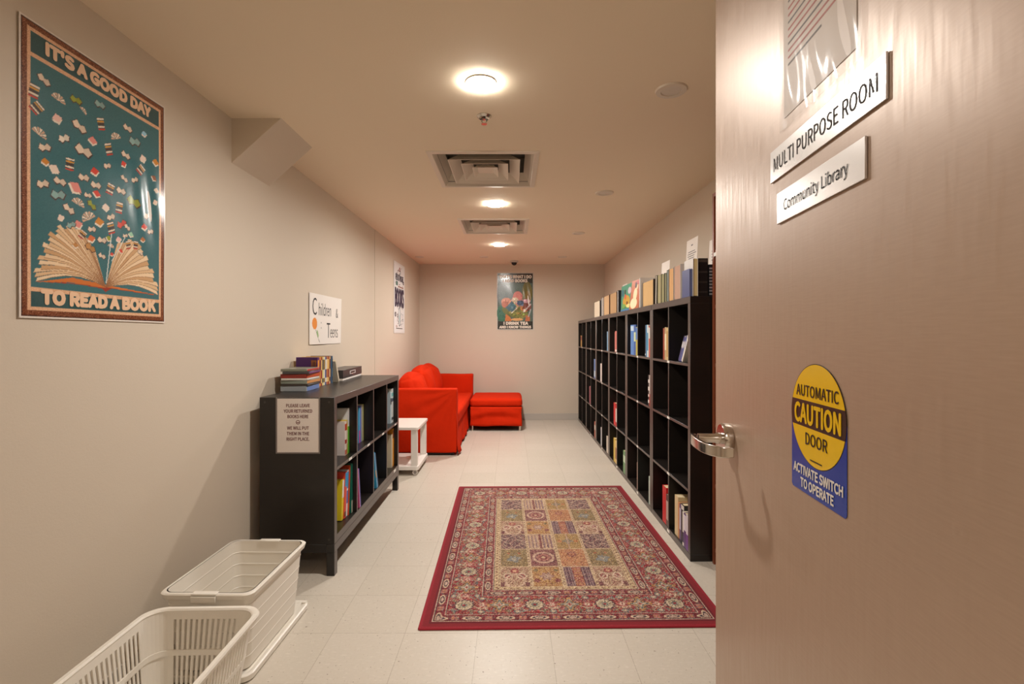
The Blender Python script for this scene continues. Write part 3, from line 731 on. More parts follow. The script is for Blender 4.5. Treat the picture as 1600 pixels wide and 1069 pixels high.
# big poster
PW, PH, PY, PZ = .581, .853, 1.379, 1.301
p = thing('wall_poster', 'large teal poster of small books flying up from an open book', 'poster', M=wallframe(PY, PZ))
a = Art(PW, PH, .002, (236, 226, 216))
def rect_frame(ins, col): a.rect(ins, PW-ins, ins, PH-ins, col)
rect_frame(.006, (74, 34, 20)); rect_frame(.010, (120, 62, 34))
a.noise(22, (a.x > .006) & (a.x < PW-.006) & (a.y > .006) & (a.y < PH-.006))
rect_frame(.024, (228, 178, 140)); a.noise(9, (a.x > .02) & (a.x < PW-.02) & (a.y > .02) & (a.y < PH-.02))
TEAL, DTEAL = (42, 104, 112), (28, 78, 84)
x0, x1 = .034, PW-.034
a.rect(x0, x1, .034, .078, DTEAL); a.rect(x0, x1, .090, PH-.105, TEAL); a.rect(x0, x1, PH-.093, PH-.034, DTEAL)
a.noise(3)
def uv(px, py):
    s = (799-px)/1.374; Y = 775/s; Z = CAMH+(525-py)/s
    return (Y-PY), (Z-PZ)
CRM, INK = (232, 208, 184), (70, 44, 40)
def fly(px, py, kind, col=CRM, size=1.0, ang=0.0):
    x, y = uv(px, py)
    if not (x0+.005 < x < x1-.005): x = min(max(x, x0+.012), x1-.012)
    r_ = .0155*size
    def R(pts, off=(0, 0)):
        ca, sa = math.cos(ang), math.sin(ang)
        return [(x+off[0]+(q[0]*ca-q[1]*sa)*r_, y+off[1]+(q[0]*sa+q[1]*ca)*r_) for q in pts]
    if kind == 'o':      # open, seen from the pages
        a.poly(R([(-1.2, -.15), (-.6, -.75), (0, -.45), (.7, -.8), (1.3, -.1), (.7, .6), (0, .2), (-.6, .7)]), INK)
        a.poly(R([(-1.05, -.05), (-.55, -.55), (0, -.3), (0, .2), (-.55, .6)]), col)
        a.poly(R([(0, -.3), (.65, -.6), (1.15, -.05), (.65, .5), (0, .15)]), tuple(int(c*.93) for c in col))
    elif kind == 'c':    # closed
        a.poly(R([(-1, -.3), (.1, -.95), (1.05, -.3), (0, .75)]), INK)
        a.poly(R([(-.95, -.25), (-.95, -.45), (.05, -1.05), (1, -.3), (0, -.1)]), (236, 220, 200))
        a.poly(R([(-.9, -.1), (.1, -.7), (1.0, -.05), (0, .65)]), col)
    elif kind == 's':    # stack
        for k, cc in enumerate([(190, 60, 44), (236, 214, 190), (60, 40, 36), (210, 150, 60), (236, 220, 200)]):
            a.poly(R([(-.8+.1*k, -1+.42*k), (.7+.1*k, -1.1+.42*k), (.8+.1*k, -.8+.42*k), (-.75+.1*k, -.7+.42*k)]), cc)
            a.line(*R([(-.75+.1*k, -.7+.42*k)])[0], *R([(.8+.1*k, -.8+.42*k)])[0], .0015, INK)
    elif kind == 'f':    # fanned pages
        for k in range(7):
            t = PI*(k+.5)/7
            a.poly(R([(0, -.5), (1.25*math.cos(t-.16), -.5+1.15*math.sin(t-.16)), (1.25*math.cos(t+.16), -.5+1.15*math.sin(t+.16))]), (238, 216, 192) if k % 2 else (206, 168, 140))
RDc, ORc, GNc, PKc, GYc, LBc = (214, 66, 50), (206, 132, 40), (150, 160, 50), (226, 140, 130), (140, 176, 172), (150, 200, 220)
random.seed(3)
for q in [(65.7,124,'o'),(48.6,141,'s'),(89,153,'f'),(115.5,155.7,'o',GNc),(153,163,'o',GYc),(53.5,166.6,'s'),(128,172.7,'f',CRM,.6),(86,184,'c',(236,190,176)),(121,197,'o',CRM,1.25),(60,207,'f'),
          (97,216,'o',(240,226,206)),(142,219,'c',PKc),(67,230,'o'),(127.5,235,'o',CRM,1.5),(68,252,'c',ORc,.8),(83,263,'c',(238,214,196)),(105,256,'s'),(64,287,'o'),(91,283,'o'),(145,267,'c',RDc),
          (128,277,'o'),(116,292,'c',PKc,1.35),(88,304,'o',GYc,1.2),(134.6,305,'o',CRM,.7),(120.5,316,'f'),(141,320,'o',GNc,.9),(153.6,193.5,'s'),(197,200,'o'),(223,208.6,'c',LBc,.8),(178,213,'f'),
          (208,221,'o',GYc,1.3),(166,233,'s'),(194,242,'o'),(221,247,'c',(238,214,196)),(241,253,'c',ORc),(190.6,255.8,'c',RDc,.8),(165,259,'o',CRM,.8),(217,264,'s'),(238.6,278,'c',(150,90,60),.8),
          (192,279,'o',CRM,.8),(208,281,'o',CRM,.8),(168.7,294.5,'s'),(147,289,'o'),(149,302,'c',RDc,.9),(187,298,'o'),(206.6,314.7,'o',GNc,1.5),(242,297,'c',CRM,.7),(163,323,'c',(238,214,196),.9),
          (183,324,'s'),(240,315.5,'c',(238,210,190),.7),(152.7,346,'c',ORc,1.1),(171,339,'o',CRM,.9),(229,337,'o',CRM,1.1),(188,350,'o',RDc,1.1),(223,354,'c',RDc,.9),(105,326,'o'),(92,339.5,'c',(238,214,196),.7),
          (135,338,'f',CRM,1.2),(170,356.5,'s'),(157,375,'o',CRM,.9),(141,358,'o',CRM,.8),(168,372,'c',GNc,.7),(233,362,'o',CRM,.8),(221,374,'c',(180,110,60),.7),(203,366,'c',(150,200,170),.7),(197,355,'o',CRM,.7)]:
    fly(q[0], q[1], q[2], q[3] if len(q) > 3 else CRM, (q[4] if len(q) > 4 else 1.0)*1.22, random.uniform(-.6, .6))
def cz(x, y): return uv(x/3.818, 240+y/3.818)
gut = cz(622, 798)
def fan(tips, n, bulge):
    pts = [cz(*q) for q in tips]
    seg = [0]
    for i in range(1, len(pts)): seg.append(seg[-1]+math.dist(pts[i], pts[i-1]))
    def at(t):
        d = t*seg[-1]
        for i in range(1, len(seg)):
            if d <= seg[i]: k = (d-seg[i-1])/(seg[i]-seg[i-1]); return (pts[i-1][0]*(1-k)+pts[i][0]*k, pts[i-1][1]*(1-k)+pts[i][1]*k)
        return pts[-1]
    for i in range(n):
        p0, p1 = at(i/n), at((i+1)/n)
        def cur(p, k): 
            out = []
            for t in (0, .2, .4, .6, .8, 1):
                bx = bulge*math.sin(PI*t)*(1-i/n)
                out.append((gut[0]*(1-t)+p[0]*t, gut[1]*(1-t)+p[1]*t+bx*.5))
            return out
        rag = 1+.035*((i*7) % 3-1)
        q0 = (gut[0]+(p0[0]-gut[0])*rag, gut[1]+(p0[1]-gut[1])*rag); q1 = (gut[0]+(p1[0]-gut[0])*rag, gut[1]+(p1[1]-gut[1])*rag)
        col = [(238, 208, 170), (222, 184, 142), (232, 200, 160), (206, 162, 116)][i % 4]
        a.poly(cur(q0, 0)+cur(q1, 1)[::-1], col)
        cc = cur(q0, 0)
        for m_ in range(5): a.line(*cc[m_], *cc[m_+1], .0017, (140, 92, 58), .75)
a.poly([cz(178, 762), cz(400, 770), cz(600, 806), cz(622, 826), cz(660, 806), cz(955, 852), cz(640, 792)], (150, 40, 24))
a.poly([cz(200, 766), cz(400, 768), cz(600, 800), cz(640, 800), cz(940, 846), cz(640, 786), cz(420, 740)], (206, 110, 40))
fan([(182, 762), (215, 690), (220, 650), (245, 600), (262, 540), (300, 480), (350, 440), (420, 428), (470, 450), (520, 520), (560, 580)], 26, .055)
fan([(945, 846), (920, 772), (905, 715), (870, 640), (850, 590), (800, 525), (740, 520), (690, 545)], 18, .045)
for q in ((455, 420, 'c', PKc, 1.2), (415, 425, 'o', GYc, 1), (480, 480, 's'), (535, 505, 'c', (216, 110, 60), 1.1), (440, 545, 'c', (190, 130, 70), .8), (530, 560, 'o', (196, 140, 80), 1.2), (600, 610, 'o', CRM, .9),
          (700, 510, 'c', (236, 190, 180), .9), (755, 545, 's'), (715, 580, 'c', RDc, .7), (800, 545, 's'), (830, 590, 'o', CRM, .8), (660, 600, 'c', RDc, .6), (655, 550, 'f', CRM, .7), (740, 490, 'o', CRM, .7)):
    fly(q[0]/3.818, 240+q[1]/3.818, q[2], q[3] if len(q) > 3 else CRM, q[4] if len(q) > 4 else .9, random.uniform(-.5, .5))
a.line(*cz(626, 770), *cz(658, 480), .004, (206, 214, 210)); a.line(*cz(660, 640), *cz(740, 500), .003, (206, 214, 210))
M_POSTER = attr_mat('glossy_poster', .22, bump=.25, bscale=4, coat=.6, stretch=(1.6, .8, 1))
zz = wavy(a, .002)
a.build('print', M_POSTER, p, zz)
obj('backing', MB().box(0, PW, 0, PH, -.0012, -.0006), M_PAPER, p)
letters([("IT'S A GOOD DAY", PW/2, PH-.0585, .42, .036, .04), ('TO READ A BOOK', PW/2+.005, .063, .46, .038, .04)], .0012, mat('poster_cream', (236, 196, 160), .35), p, None, lambda x, y: wave(x/PW, y/PH, .002))
# fix raster bands: text bands sit at top and bottom of the art (y runs up)
# children and teens sheet
p = thing('paper_sign', 'hand-lettered white sheet with an orange balloon above the low shelf', 'sign', M=wallframe(3.36, 1.191))
W_, H_2 = .62, .355
a = Art(W_, H_2, .004, (236, 228, 220))
a.ell(.085, .145, .042, .04, (232, 140, 50)); a.line(.1, .105, .13, .06, .004, (60, 60, 50)); a.line(.13, .06, .17, .015, .005, (80, 90, 60)); a.ell(.135, .075, .012, .028, (150, 180, 120), .5)
a.build('sheet', attr_mat('card_sheet', .6), p, .002+.006*(a.x/W_)**3*(a.y/H_2)+.003*np.sin(6*a.x/W_))
obj('backing', MB().box(0, W_, 0, H_2, -.0005, .0), M_PAPER, p)
cw = lambda x, y: .002+.006*(x/W_)**3*(y/H_2)+.003*math.sin(6*x/W_)
letters([('C', .085, .265, .075, .12, -.01), ('hildren', .28, .25, .25, .09, -.028), ('&', .53, .235, .045, .07, -.03), ('T', .35, .10, .075, .11, -.012), ('eens', .47, .078, .16, .065, -.026), (':', .2, .135, .008, .05, -.01)], .0006, M_INK, p, None, cw)
# text print poster on the far left wall
p = thing('wall_poster', 'white poster of hand-drawn lettering about books on the far left wall', 'poster', M=wallframe(5.77, 1.283, XL2))
W_, H_2 = .585, .85
a = Art(W_, H_2, .005, (226, 224, 220))
a.rect(.02, W_-.02, .02, H_2-.02, (232, 230, 228))
random.seed(11)
cols = [(40, 38, 60), (60, 60, 70), (120, 70, 100), (60, 100, 110), (150, 90, 80)]
for k in range(26):
    x, y = random.uniform(.08, W_-.08), random.choice([random.uniform(.62, .78), random.uniform(.08, .3)])
    a.ell(x, y, random.uniform(.01, .04), random.uniform(.01, .03), random.choice(cols)); a.ell(x, y, .012, .01, (232, 230, 228))
for k in range(30):
    x, y = random.uniform(.06, W_-.12), random.choice([random.uniform(.58, .8), random.uniform(.06, .32)])
    a.line(x, y, x+random.uniform(.02, .08), y+random.uniform(-.03, .03), .006, random.choice(cols))
a.ell(W_/2, .2, .06, .12, (40, 40, 56)); a.ell(W_/2, .2, .045, .105, (220, 228, 228)); a.ell(W_/2, .18, .02, .05, (150, 190, 190))
a.rect(.12, .45, .055, .062, (60, 60, 60)); a.rect(.1, .2, .575, .62, (80, 120, 110)); a.rect(.22, .5, .56, .575, (150, 90, 70))
a.build('print', attr_mat('matte_poster', .4), p)
obj('backing', MB().box(0, W_, 0, H_2, -.0014, -.0006), M_PAPER, p)
letters([('READ MORE', W_/2, .67, .42, .07, .02), ('BOOKS', W_/2, .43, .46, .21, .025)], .0008, mat('plum_ink', (50, 40, 66), .5), p)
# poster on the back wall
W_, H_2 = .546, .852
p = thing('wall_poster', 'dark green poster with a storybook scene centred on the back wall', 'poster', M=frame((-.215, YB-.004, 1.34), (1, 0, 0), (0, 0, 1)))
a = Art(W_, H_2, .004, (206, 206, 200))
a.rect(.012, W_-.012, .012, H_2-.012, (34, 40, 36))
a.rect(.02, W_-.02, .125, .70, (64, 92, 80))
a.rect(.02, W_-.02, .125, .70, (96, 112, 108), .4)
a.ell(.12, .5, .12, .2, (120, 130, 140), .3, .5); a.ell(.45, .55, .075, .17, (110, 104, 50)); a.ell(.46, .48, .045, .1, (134, 112, 60))
a.ell(.08, .25, .08, .13, (50, 110, 88)); a.ell(.27, .27, .2, .09, (104, 112, 44), -.25); a.ell(.32, .24, .15, .06, (124, 128, 60), -.2)
a.poly([(.12, .13), (.13, .24), (.2, .19), (.22, .13)], (206, 120, 60)); a.poly([(.42, .13), (.43, .22), (.49, .2), (.49, .13)], (190, 110, 70)); a.ell(.3, .155, .09, .02, (226, 170, 110))
a.ell(.3, .43, .085, .09, (206, 140, 132)); a.ell(.31, .5, .07, .075, (216, 130, 120)); a.ell(.27, .44, .05, .045, (226, 206, 180)); a.ell(.14, .42, .075, .06, (222, 150, 120)); a.ell(.12, .38, .05, .05, (196, 110, 80))
a.poly([(.13, .33), (.22, .43), (.3, .34), (.22, .25)], (60, 104, 120)); a.poly([(.22, .43), (.25, .41), (.32, .33), (.3, .34)], (226, 206, 130)); a.line(.22, .25, .3, .33, .012, (226, 214, 190))
a.ell(.42, .33, .075, .06, (196, 120, 60)); a.ell(.45, .36, .06, .08, (120, 60, 50), .3); a.ell(.41, .32, .03, .03, (130, 60, 40)); a.ell(.44, .43, .06, .03, (206, 160, 170)); a.line(.4, .27, .5, .38, .02, (226, 220, 220), .8); a.ell(.35, .4, .05, .04, (70, 96, 130))
a.line(.47, .2, .5, .3, .02, (190, 190, 190), .8)
for k in range(170):
    x, y = random.gauss(W_*.56, .11), random.gauss(.33, .09)
    if .03 < x < W_-.03 and .14 < y < .62:
        i_, j_ = int(y/.004), int(x/.004); cc = a.c[i_, j_]*random.uniform(.55, 1.35)+np.array([random.uniform(-18, 30), random.uniform(-12, 18), random.uniform(-14, 18)])
        a.ell(x, y, random.uniform(.008, .024), random.uniform(.004, .010), cc, random.uniform(-1.5, 1.5), .75)
a.rect(.02, W_-.02, .12, .125, (14, 14, 14)); a.noise(12)
zz = wavy(a, .003)
a.build('print', M_POSTER, p, zz)
obj('backing', MB().box(0, W_, 0, H_2, -.0014, -.0006), M_PAPER, p)
letters([("THAT'S WHAT I DO", W_/2, .792, .48, .045, .03), ('I READ BOOKS', W_/2, .732, .36, .042, .03), ('I DRINK TEA', W_/2+.01, .098, .36, .04, .035), ('AND I KNOW THINGS', W_/2, .042, .47, .036, .03)], .0012, mat('poster_white', (232, 222, 208), .4), p, None, lambda x, y: wave(x/.546, y/.852, .003))

# ------------------------------------------------------------------ rug
RW, RL = 1.335, 1.985
def rug():
    res = .0036
    a = Art(RW, RL, res, (150, 22, 34))
    X, Y = a.x, a.y
    d = np.minimum(np.minimum(X, RW-X), np.minimum(Y, RL-Y))
    side = np.minimum(X, RW-X) < np.minimum(Y, RL-Y)
    RED, DRED, NAVY, CR, OLV, GOLD, PINK, TEALG = (150, 22, 34), (112, 18, 30), (58, 34, 52), (212, 190, 158), (122, 116, 84), (188, 136, 74), (186, 116, 104), (110, 122, 116)
    n1 = rng.random(X.shape)
    def band(d0, d1): return (d >= d0) & (d < d1)
    a.put(band(0, .012), (166, 26, 44)); a.put(band(.036, .046), DRED)
    # position along the border
    al = np.where(side, Y, X); L = np.where(side, RL, RW)
    def thin(d0, d1, pitch):
        a.put(band(d0, d1), DRED)
        c = (d0+d1)/2; n = np.round(L/pitch); pt = L/n
        q = (al % pt)/pt-.5; v = (d-c)/((d1-d0)/2)
        e = (q/.29)**2+(v/.66)**2
        m = band(d0, d1)
        a.put(m & (e < 1), CR); a.put(m & (e < .5), NAVY); a.put(m & (e < .2), (196, 170, 150))
        a.put(m & (np.abs(np.abs(q)-.44) < .05) & (np.abs(v) < .6), PINK); a.put(m & (np.abs(np.abs(q)-.44) < .02) & (np.abs(v) < .35), GOLD)
        a.put(m & (e > 1.3) & (n1 > .86), TEALG)
    thin(.050, .096, .15); thin(.262, .305, .14)
    # main border
    m = band(.102, .256); a.put(m, RED)
    c = .179; v = (d-c)
    n = np.round((L-2*c)/.31); pt = (L-2*c)/n; q = ((al-c) % pt); q = np.minimum(q, pt-q)           # medallions at every pitch
    q2 = np.abs(((al-c) % pt)-pt/2)
    u = al-c
    # scrolling vine between the flowers
    for ph, am, cc in ((0, .052, TEALG), (PI, .052, OLV), (PI/2, .032, CR)):
        wv = am*np.sin(2*PI*u/(pt/2)+ph)
        a.put(m & (np.abs(v-wv) < .0045), cc)
        a.put(m & (np.abs(v-wv) < .017) & ((u*1000/11).astype(int) % 3 == 0) & (n1 > .35), cc)
    a.put(m & (n1 > .90), NAVY); a.put(m & (n1 < .07), CR); a.put(m & (n1 > .5) & (n1 < .56), TEALG); a.put(m & (n1 > .3) & (n1 < .34), GOLD)
    th = np.arctan2(v, q); r = np.hypot(v, q)
    R_ = .040+.003*np.cos(12*th)
    a.put(m & (r < R_+.006), NAVY); a.put(m & (r < R_), (206, 190, 158)); a.put(m & (r < R_*.8) & (np.cos(12*th) < -.2), OLV); a.put(m & (r < R_*.4), TEALG); a.put(m & (r < R_*.2), RED)
    th = np.arctan2(v, q2); r = np.hypot(v, q2)
    R_ = .040+.016*np.cos(4*th)+.006*np.cos(8*th)
    a.put(m & (r < R_+.005), NAVY); a.put(m & (r < R_), GOLD); a.put(m & (r < R_*.72), TEALG); a.put(m & (r < R_*.45), (206, 186, 160)); a.put(m & (r < R_*.2), RED)
    q4 = np.abs(((al-c) % (pt/2))-pt/4); r = np.hypot(v, q4); th = np.arctan2(v, q4); R_ = .020+.007*np.cos(6*th)
    a.put(m & (r < R_), PINK); a.put(m & (r < R_*.55), (220, 206, 180)); a.put(m & (r < R_*.25), RED)
    for s_ in (-.056, .056):
        r = np.hypot(v-s_, q4*.8); a.put(m & (r < .014), TEALG); a.put(m & (r < .008), CR)
    # guard lines
    for e in (.047, .0975, .2575, .3065):
        a.put(band(e, e+.005), (206, 192, 168)); a.put(band(e+.005, e+.0075), (66, 40, 44))
    # cream inner strip
    f0, f1 = .3145, .338
    a.put(band(f0, f1), (208, 184, 140)); cc = (f0+f1)/2
    a.put(band(f0, f1) & (np.hypot(((al) % .032)-.016, d-cc) < .0055), (120, 60, 50))
    # garden panels
    gx0, gx1, gy0, gy1 = f1, RW-f1, f1, RL-f1
    nx, ny = 4, 6; cw, ch = (gx1-gx0)/nx, (gy1-gy0)/ny
    inn = (X >= gx0) & (X < gx1) & (Y >= gy0) & (Y < gy1)
    ci = np.clip(((X-gx0)/cw).astype(int), 0, 3); ri = np.clip(((Y-gy0)/ch).astype(int), 0, 5)
    px = ((X-gx0) % cw)/cw-.5; py = ((Y-gy0) % ch)/ch-.5
    kinds = [['orn', 'gold', 'pstripe', 'orn'], ['olive', 'medal', 'orange', 'olive'], ['dark', 'lstripe', 'goldol', 'dark']]
    ax = np.abs(px)
    for rr_ in range(6):
        for cc_ in range(4):
            k = kinds[rr_ % 3][cc_]; mm = inn & (ci == cc_) & (ri == rr_)
            def P(cond, col): a.put(mm & cond, col)
            r = np.hypot(px, py*1.15); th = np.arctan2(py, px)
            if k == 'orn':
                P(True, (196, 164, 128)); P(n1 > .62, (120, 44, 50)); P((n1 < .2), (226, 206, 172))
                for s2 in (-.22, .22):
                    r2 = np.hypot(px-s2, py-.02); P(np.abs(r2-.13) < .022, (232, 214, 186)); P(r2 < .1, (150, 50, 56)); P(r2 < .05, NAVY)
                r3 = np.hypot(px, py+.2); P(np.abs(r3-.3) < .03, (222, 190, 168)); r4 = np.hypot(px, (py-.28)*1.2); P(r4 < .14, (150, 40, 50)); P(r4 < .07, (222, 170, 130))
                P((py < -.28) & (ax > .3-(py+.28)*.2), (96, 36, 48))
            elif k == 'gold':
                P(True, (196, 146, 72)); P(n1 > .68, (140, 66, 48)); P(n1 < .16, (222, 188, 124))
                P(r < .2+.04*np.cos(6*th), (170, 130, 120)); P(r < .1, (200, 170, 150))
                for s2 in (-.32, .32): P(np.hypot(px-s2, py+.2) < .09, (120, 40, 48)); P(np.hypot(px-s2, py-.3) < .07, (110, 96, 60))
            elif k == 'pstripe':
                P(True, (70, 36, 62)); P(((ax*17) % 1 < .28) & (ax > .14), (170, 150, 150)); P((ax < .14), (150, 50, 50)); P((ax < .14) & (n1 > .6), (206, 150, 90)); P(((py*22) % 1 < .22) & (n1 > .4), (150, 96, 110))
            elif k == 'olive':
                P(True, (138, 118, 72)); P(n1 > .66, (92, 78, 56)); P(n1 < .16, (190, 156, 90))
                P(np.hypot(px*.8, py+.08) < .17+.04*np.cos(5*th), (118, 132, 136)); P(np.hypot(px, py+.08) < .08, (170, 166, 150)); P(np.hypot(px-.18, py-.25) < .05, (170, 80, 50)); P(np.hypot(px+.18, py-.25) < .05, (170, 80, 50))
            elif k == 'medal':
                P(True, (100, 26, 44)); P(n1 > .72, (166, 110, 104)); P(n1 < .12, (50, 30, 46))
                P(np.abs(r-.33) < .045, (214, 176, 152)); P(r < .22+.03*np.cos(8*th), (176, 106, 98)); P(r < .14, (110, 26, 40)); P(r < .07, (220, 190, 150))
            elif k == 'orange':
                P(True, (202, 132, 80)); P(n1 > .66, (150, 66, 50)); P(n1 < .14, (220, 180, 120))
                P(np.hypot(px, (py-.18)) < .15+.03*np.cos(8*np.arctan2(py-.18, px)), (116, 40, 46)); P(np.hypot(px, py-.18) < .09, (210, 140, 96)); P(np.hypot(px, py-.18) < .04, (120, 40, 40))
            elif k == 'dark':
                P(True, (60, 34, 52)); 
                for o_ in (-.3, 0, .3): P(np.abs(py-o_-.12*np.sin(9*px+3*o_)) < .03, (200, 178, 158)); P(np.abs(px-o_-.1*np.sin(8*py)) < .022, (176, 130, 120))
                P((n1 > .74), (120, 62, 76)); P(n1 < .1, (214, 196, 170))
            elif k == 'lstripe':
                P(True, (206, 176, 146)); P(((px*7.5+.25) % 1 < .3) & (np.abs(py) < .42), (120, 96, 116)); P(((px*7.5+.35) % 1 < .1) & (np.abs(py) < .42), (96, 56, 70)); P(ax < .05, (100, 30, 46)); P(n1 > .86, (186, 120, 100))
            elif k == 'goldol':
                P(True, (178, 140, 72)); P(n1 > .66, (128, 96, 54)); P(n1 < .16, (206, 170, 100)); P(np.hypot(px, py) < .16+.05*np.cos(4*th), (130, 124, 110)); P(ax < .03, (196, 160, 140)); P(np.hypot(ax-.3, py) < .08, (190, 110, 60))
    # cream lines with dots between panels
    ex = np.minimum(np.abs(px+.5), np.abs(px-.5))*cw; ey = np.minimum(np.abs(py+.5), np.abs(py-.5))*ch
    a.put(inn & (ex < .0095), (214, 188, 148)); a.put(inn & (ey < .0050), (214, 188, 148))
    a.put(inn & (ex < .0045) & ((Y*1000).astype(int) % 32 < 9), (110, 62, 56))
    inn2 = (d > f1)
    a.c = np.where(inn2[..., None], a.c*.66+np.array([128, 100, 80])*.34, a.c*.84+np.array([96, 50, 48])*.14)
    n2 = rng.random(X.shape)
    a.put((d > .0975) & (n2 > .86), (70, 40, 46), .55); a.put((d > .0975) & (n2 < .10), (214, 192, 158), .55)
    a.c = np.where((d < .05)[..., None], a.c*.9, a.c)
    a.noise(20, (d > .05))
    Z = .0078+rng.normal(0, .00025, X.shape)
    edge = d < .004; Z = np.where(edge, .002, Z)
    t = thing('area_rug', 'red oriental-patterned rug with garden panels lying on the tile floor', 'rug', (-.394, 2.105, .0005), (0, 0, -math.atan2(.034, 1.34)*-1))
    t.rotation_euler = (0, 0, math.radians(1.0)); 
    a.build('pile', attr_mat('rug_pile', .92, bump=.25, bscale=400), t, Z)
    b = MB().loft([rr(RW/2+.002, RL/2+.002, .01, 0, RW/2, RL/2), rr(RW/2+.004, RL/2+.004, .01, .003, RW/2, RL/2), rr(RW/2+.001, RL/2+.001, .01, .0074, RW/2, RL/2), rr(RW/2-.012, RL/2-.012, .01, .0078, RW/2, RL/2), rr(RW/2-.012, RL/2-.012, .01, .0, RW/2, RL/2)], False, False)
    obj('binding', b, mat('rug_binding', (146, 20, 36), .85), t, smooth=True)
    obj('backing', MB().box(.01, RW-.01, .01, RL-.01, 0, .0012), mat('rug_backing', (120, 90, 70), .9), t)
rug()

# ------------------------------------------------------------------ sofa
def soft(x0, x1, y0, y1, z0, z1, r, n=14, puff=0, wr=0, seed=0, flare=0, sag=0):
    """rounded cushion-like box on a regular grid"""
    c = np.array([(x0+x1)/2, (y0+y1)/2, (z0+z1)/2]); h = np.array([(x1-x0)/2, (y1-y0)/2, (z1-z0)/2])
    mb = MB(); rs = np.random.default_rng(seed); ph = rs.uniform(0, 6.28, 12); fr = rs.uniform(4, 13, (6, 3))
    ts = np.sin(np.linspace(-1, 1, n)*PI/2)*.5+np.linspace(-1, 1, n)*.5
    for ax in range(3):
        o1, o2 = (ax+1) % 3, (ax+2) % 3
        for sg in (-1, 1):
            vs = []
            for a_ in ts:
                for b_ in ts:
                    q = np.zeros(3); q[ax] = sg*h[ax]; q[o1] = a_*h[o1]; q[o2] = b_*h[o2]
                    inner = np.clip(q, -(h-r), h-r); dd = q-inner; L = np.linalg.norm(dd)
                    nrm = dd/L if L > 1e-9 else np.zeros(3)
                    p_ = inner+nrm*r
                    pf = puff*(1-(q[o1]/h[o1])**2)*(1-(q[o2]/h[o2])**2)
                    p_[ax] += sg*pf
                    w_ = 0
                    if wr:
                        for k in range(6): w_ += math.sin(fr[k]@p_*1.6+ph[k])
                        p_ = p_+nrm*w_*wr/6*(1 if L > 1e-9 else 0)
                    if flare: 
                        k = 1+flare*(1-(p_[2]+h[2])/(2*h[2])); p_[0] *= k; p_[1] *= k
                    if sag: p_[2] -= sag*(1-(q[0]/h[0])**2)*(1-(q[1]/h[1])**2)
                    vs.append(tuple(c+p_))
            fs = []
            for i in range(n-1):
                for j in range(n-1):
                    f = (i*n+j, (i+1)*n+j, (i+1)*n+j+1, i*n+j+1); fs.append(f if sg > 0 else f[::-1])
            mb.add(vs, fs)
    return mb
def fabric(name, mb, parent, m=M_REDF):
    o = obj(name, mb, m, parent)
    me = o.data; bm = bmesh.new(); bm.from_mesh(me); bmesh.ops.remove_doubles(bm, verts=bm.verts, dist=.0004); bmesh.ops.recalc_face_normals(bm, faces=bm.faces); bm.to_mesh(me); bm.free()
    me.polygons.foreach_set('use_smooth', [True]*len(me.polygons))
    return o
def drape(path, z0, z1, name, parent, seed=0, amp=.008, out=.03, nz=10, sub=60):
    """hanging cloth along an open path of (x, y) points with gathers; z1 the top"""
    pts = []
    for i in range(len(path)-1):
        k = max(2, int(math.dist(path[i], path[i+1])/.012))
        for j in range(k): pts.append((path[i][0]+(path[i+1][0]-path[i][0])*j/k, path[i][1]+(path[i+1][1]-path[i][1])*j/k, i))
    pts.append((*path[-1], len(path)-2))
    rs = np.random.default_rng(seed); ph = rs.uniform(0, 6.28, 6)
    vs = []; fs = []; s_ = 0; n = len(pts)
    acc = [0]
    for i in range(1, n): acc.append(acc[-1]+math.dist(pts[i][:2], pts[i-1][:2]))
    for i, (x, y, sg) in enumerate(pts):
        dx, dy = path[sg+1][0]-path[sg][0], path[sg+1][1]-path[sg][1]; L = math.hypot(dx, dy); nx_, ny_ = dy/L, -dx/L
        for j in range(nz+1):
            t = j/nz; u = acc[i]
            w_ = amp*(t**.7)*(math.sin(u*22+ph[0]+t*1.5)+.6*math.sin(u*41+ph[1]-t*2)+.5*math.sin(u*9+4*t+ph[2]))*.6 + out*t*t + .004*math.sin(8*t+u*5+ph[3])
            vs.append((x+nx_*w_, y+ny_*w_, z1+(z0-z1)*t+(.004*math.sin(u*12+ph[4]) if j == nz else 0)))
    for i in range(n-1):
        for j in range(nz): a_ = i*(nz+1)+j; fs.append((a_, a_+1, a_+nz+2, a_+nz+1))
    o = fabric(name, MB().add(vs, fs), parent)
    sd = o.modifiers.new('cloth', 'SOLIDIFY'); sd.thickness = .003
    return o
sf = thing('sofa', 'red slipcovered two-seat sofa along the left wall', 'sofa', (-.95, 6.25, 0))
SO = Vector((-.95, 6.25, 0))
def S_(mb): mb.v = [(p_[0]-SO[0], p_[1]-SO[1], p_[2]-SO[2]) for p_ in mb.v]; return mb
XS = -.572; YA, YZ = 5.17, 7.335
am = soft(-1.335, XS, YA, YA+.14, .03, .695, .014, 52, wr=.007, seed=1, flare=.006)
def fold(p_):
    if p_[1] > YA+.03: return p_
    dx, dz = XS-p_[0], .70-p_[2]; rr_, an = math.hypot(dx, dz), math.atan2(dz, dx)
    f = .007*math.sin(an*17+rr_*5)*math.exp(-((rr_-.30)/.2)**2)*min(1, rr_/.1)+.006*math.sin((p_[2]*1.2-p_[0])*19)*math.exp(-((p_[0]+1.0)/.2)**2)*(1-abs(p_[2]-.4)/.35)
    k = min(1, (XS-p_[0])/.05)*min(1, (.70-p_[2])/.05)
    return (p_[0], p_[1]-max(-.012, f)*max(0, k), p_[2])
am.v = [fold(p_) for p_ in am.v]
fabric('arm', S_(am), sf)
fabric('arm', S_(soft(-1.335, XS+.012, YZ-.14, YZ, .03, .695, .014, 18, wr=.004, seed=2)), sf)
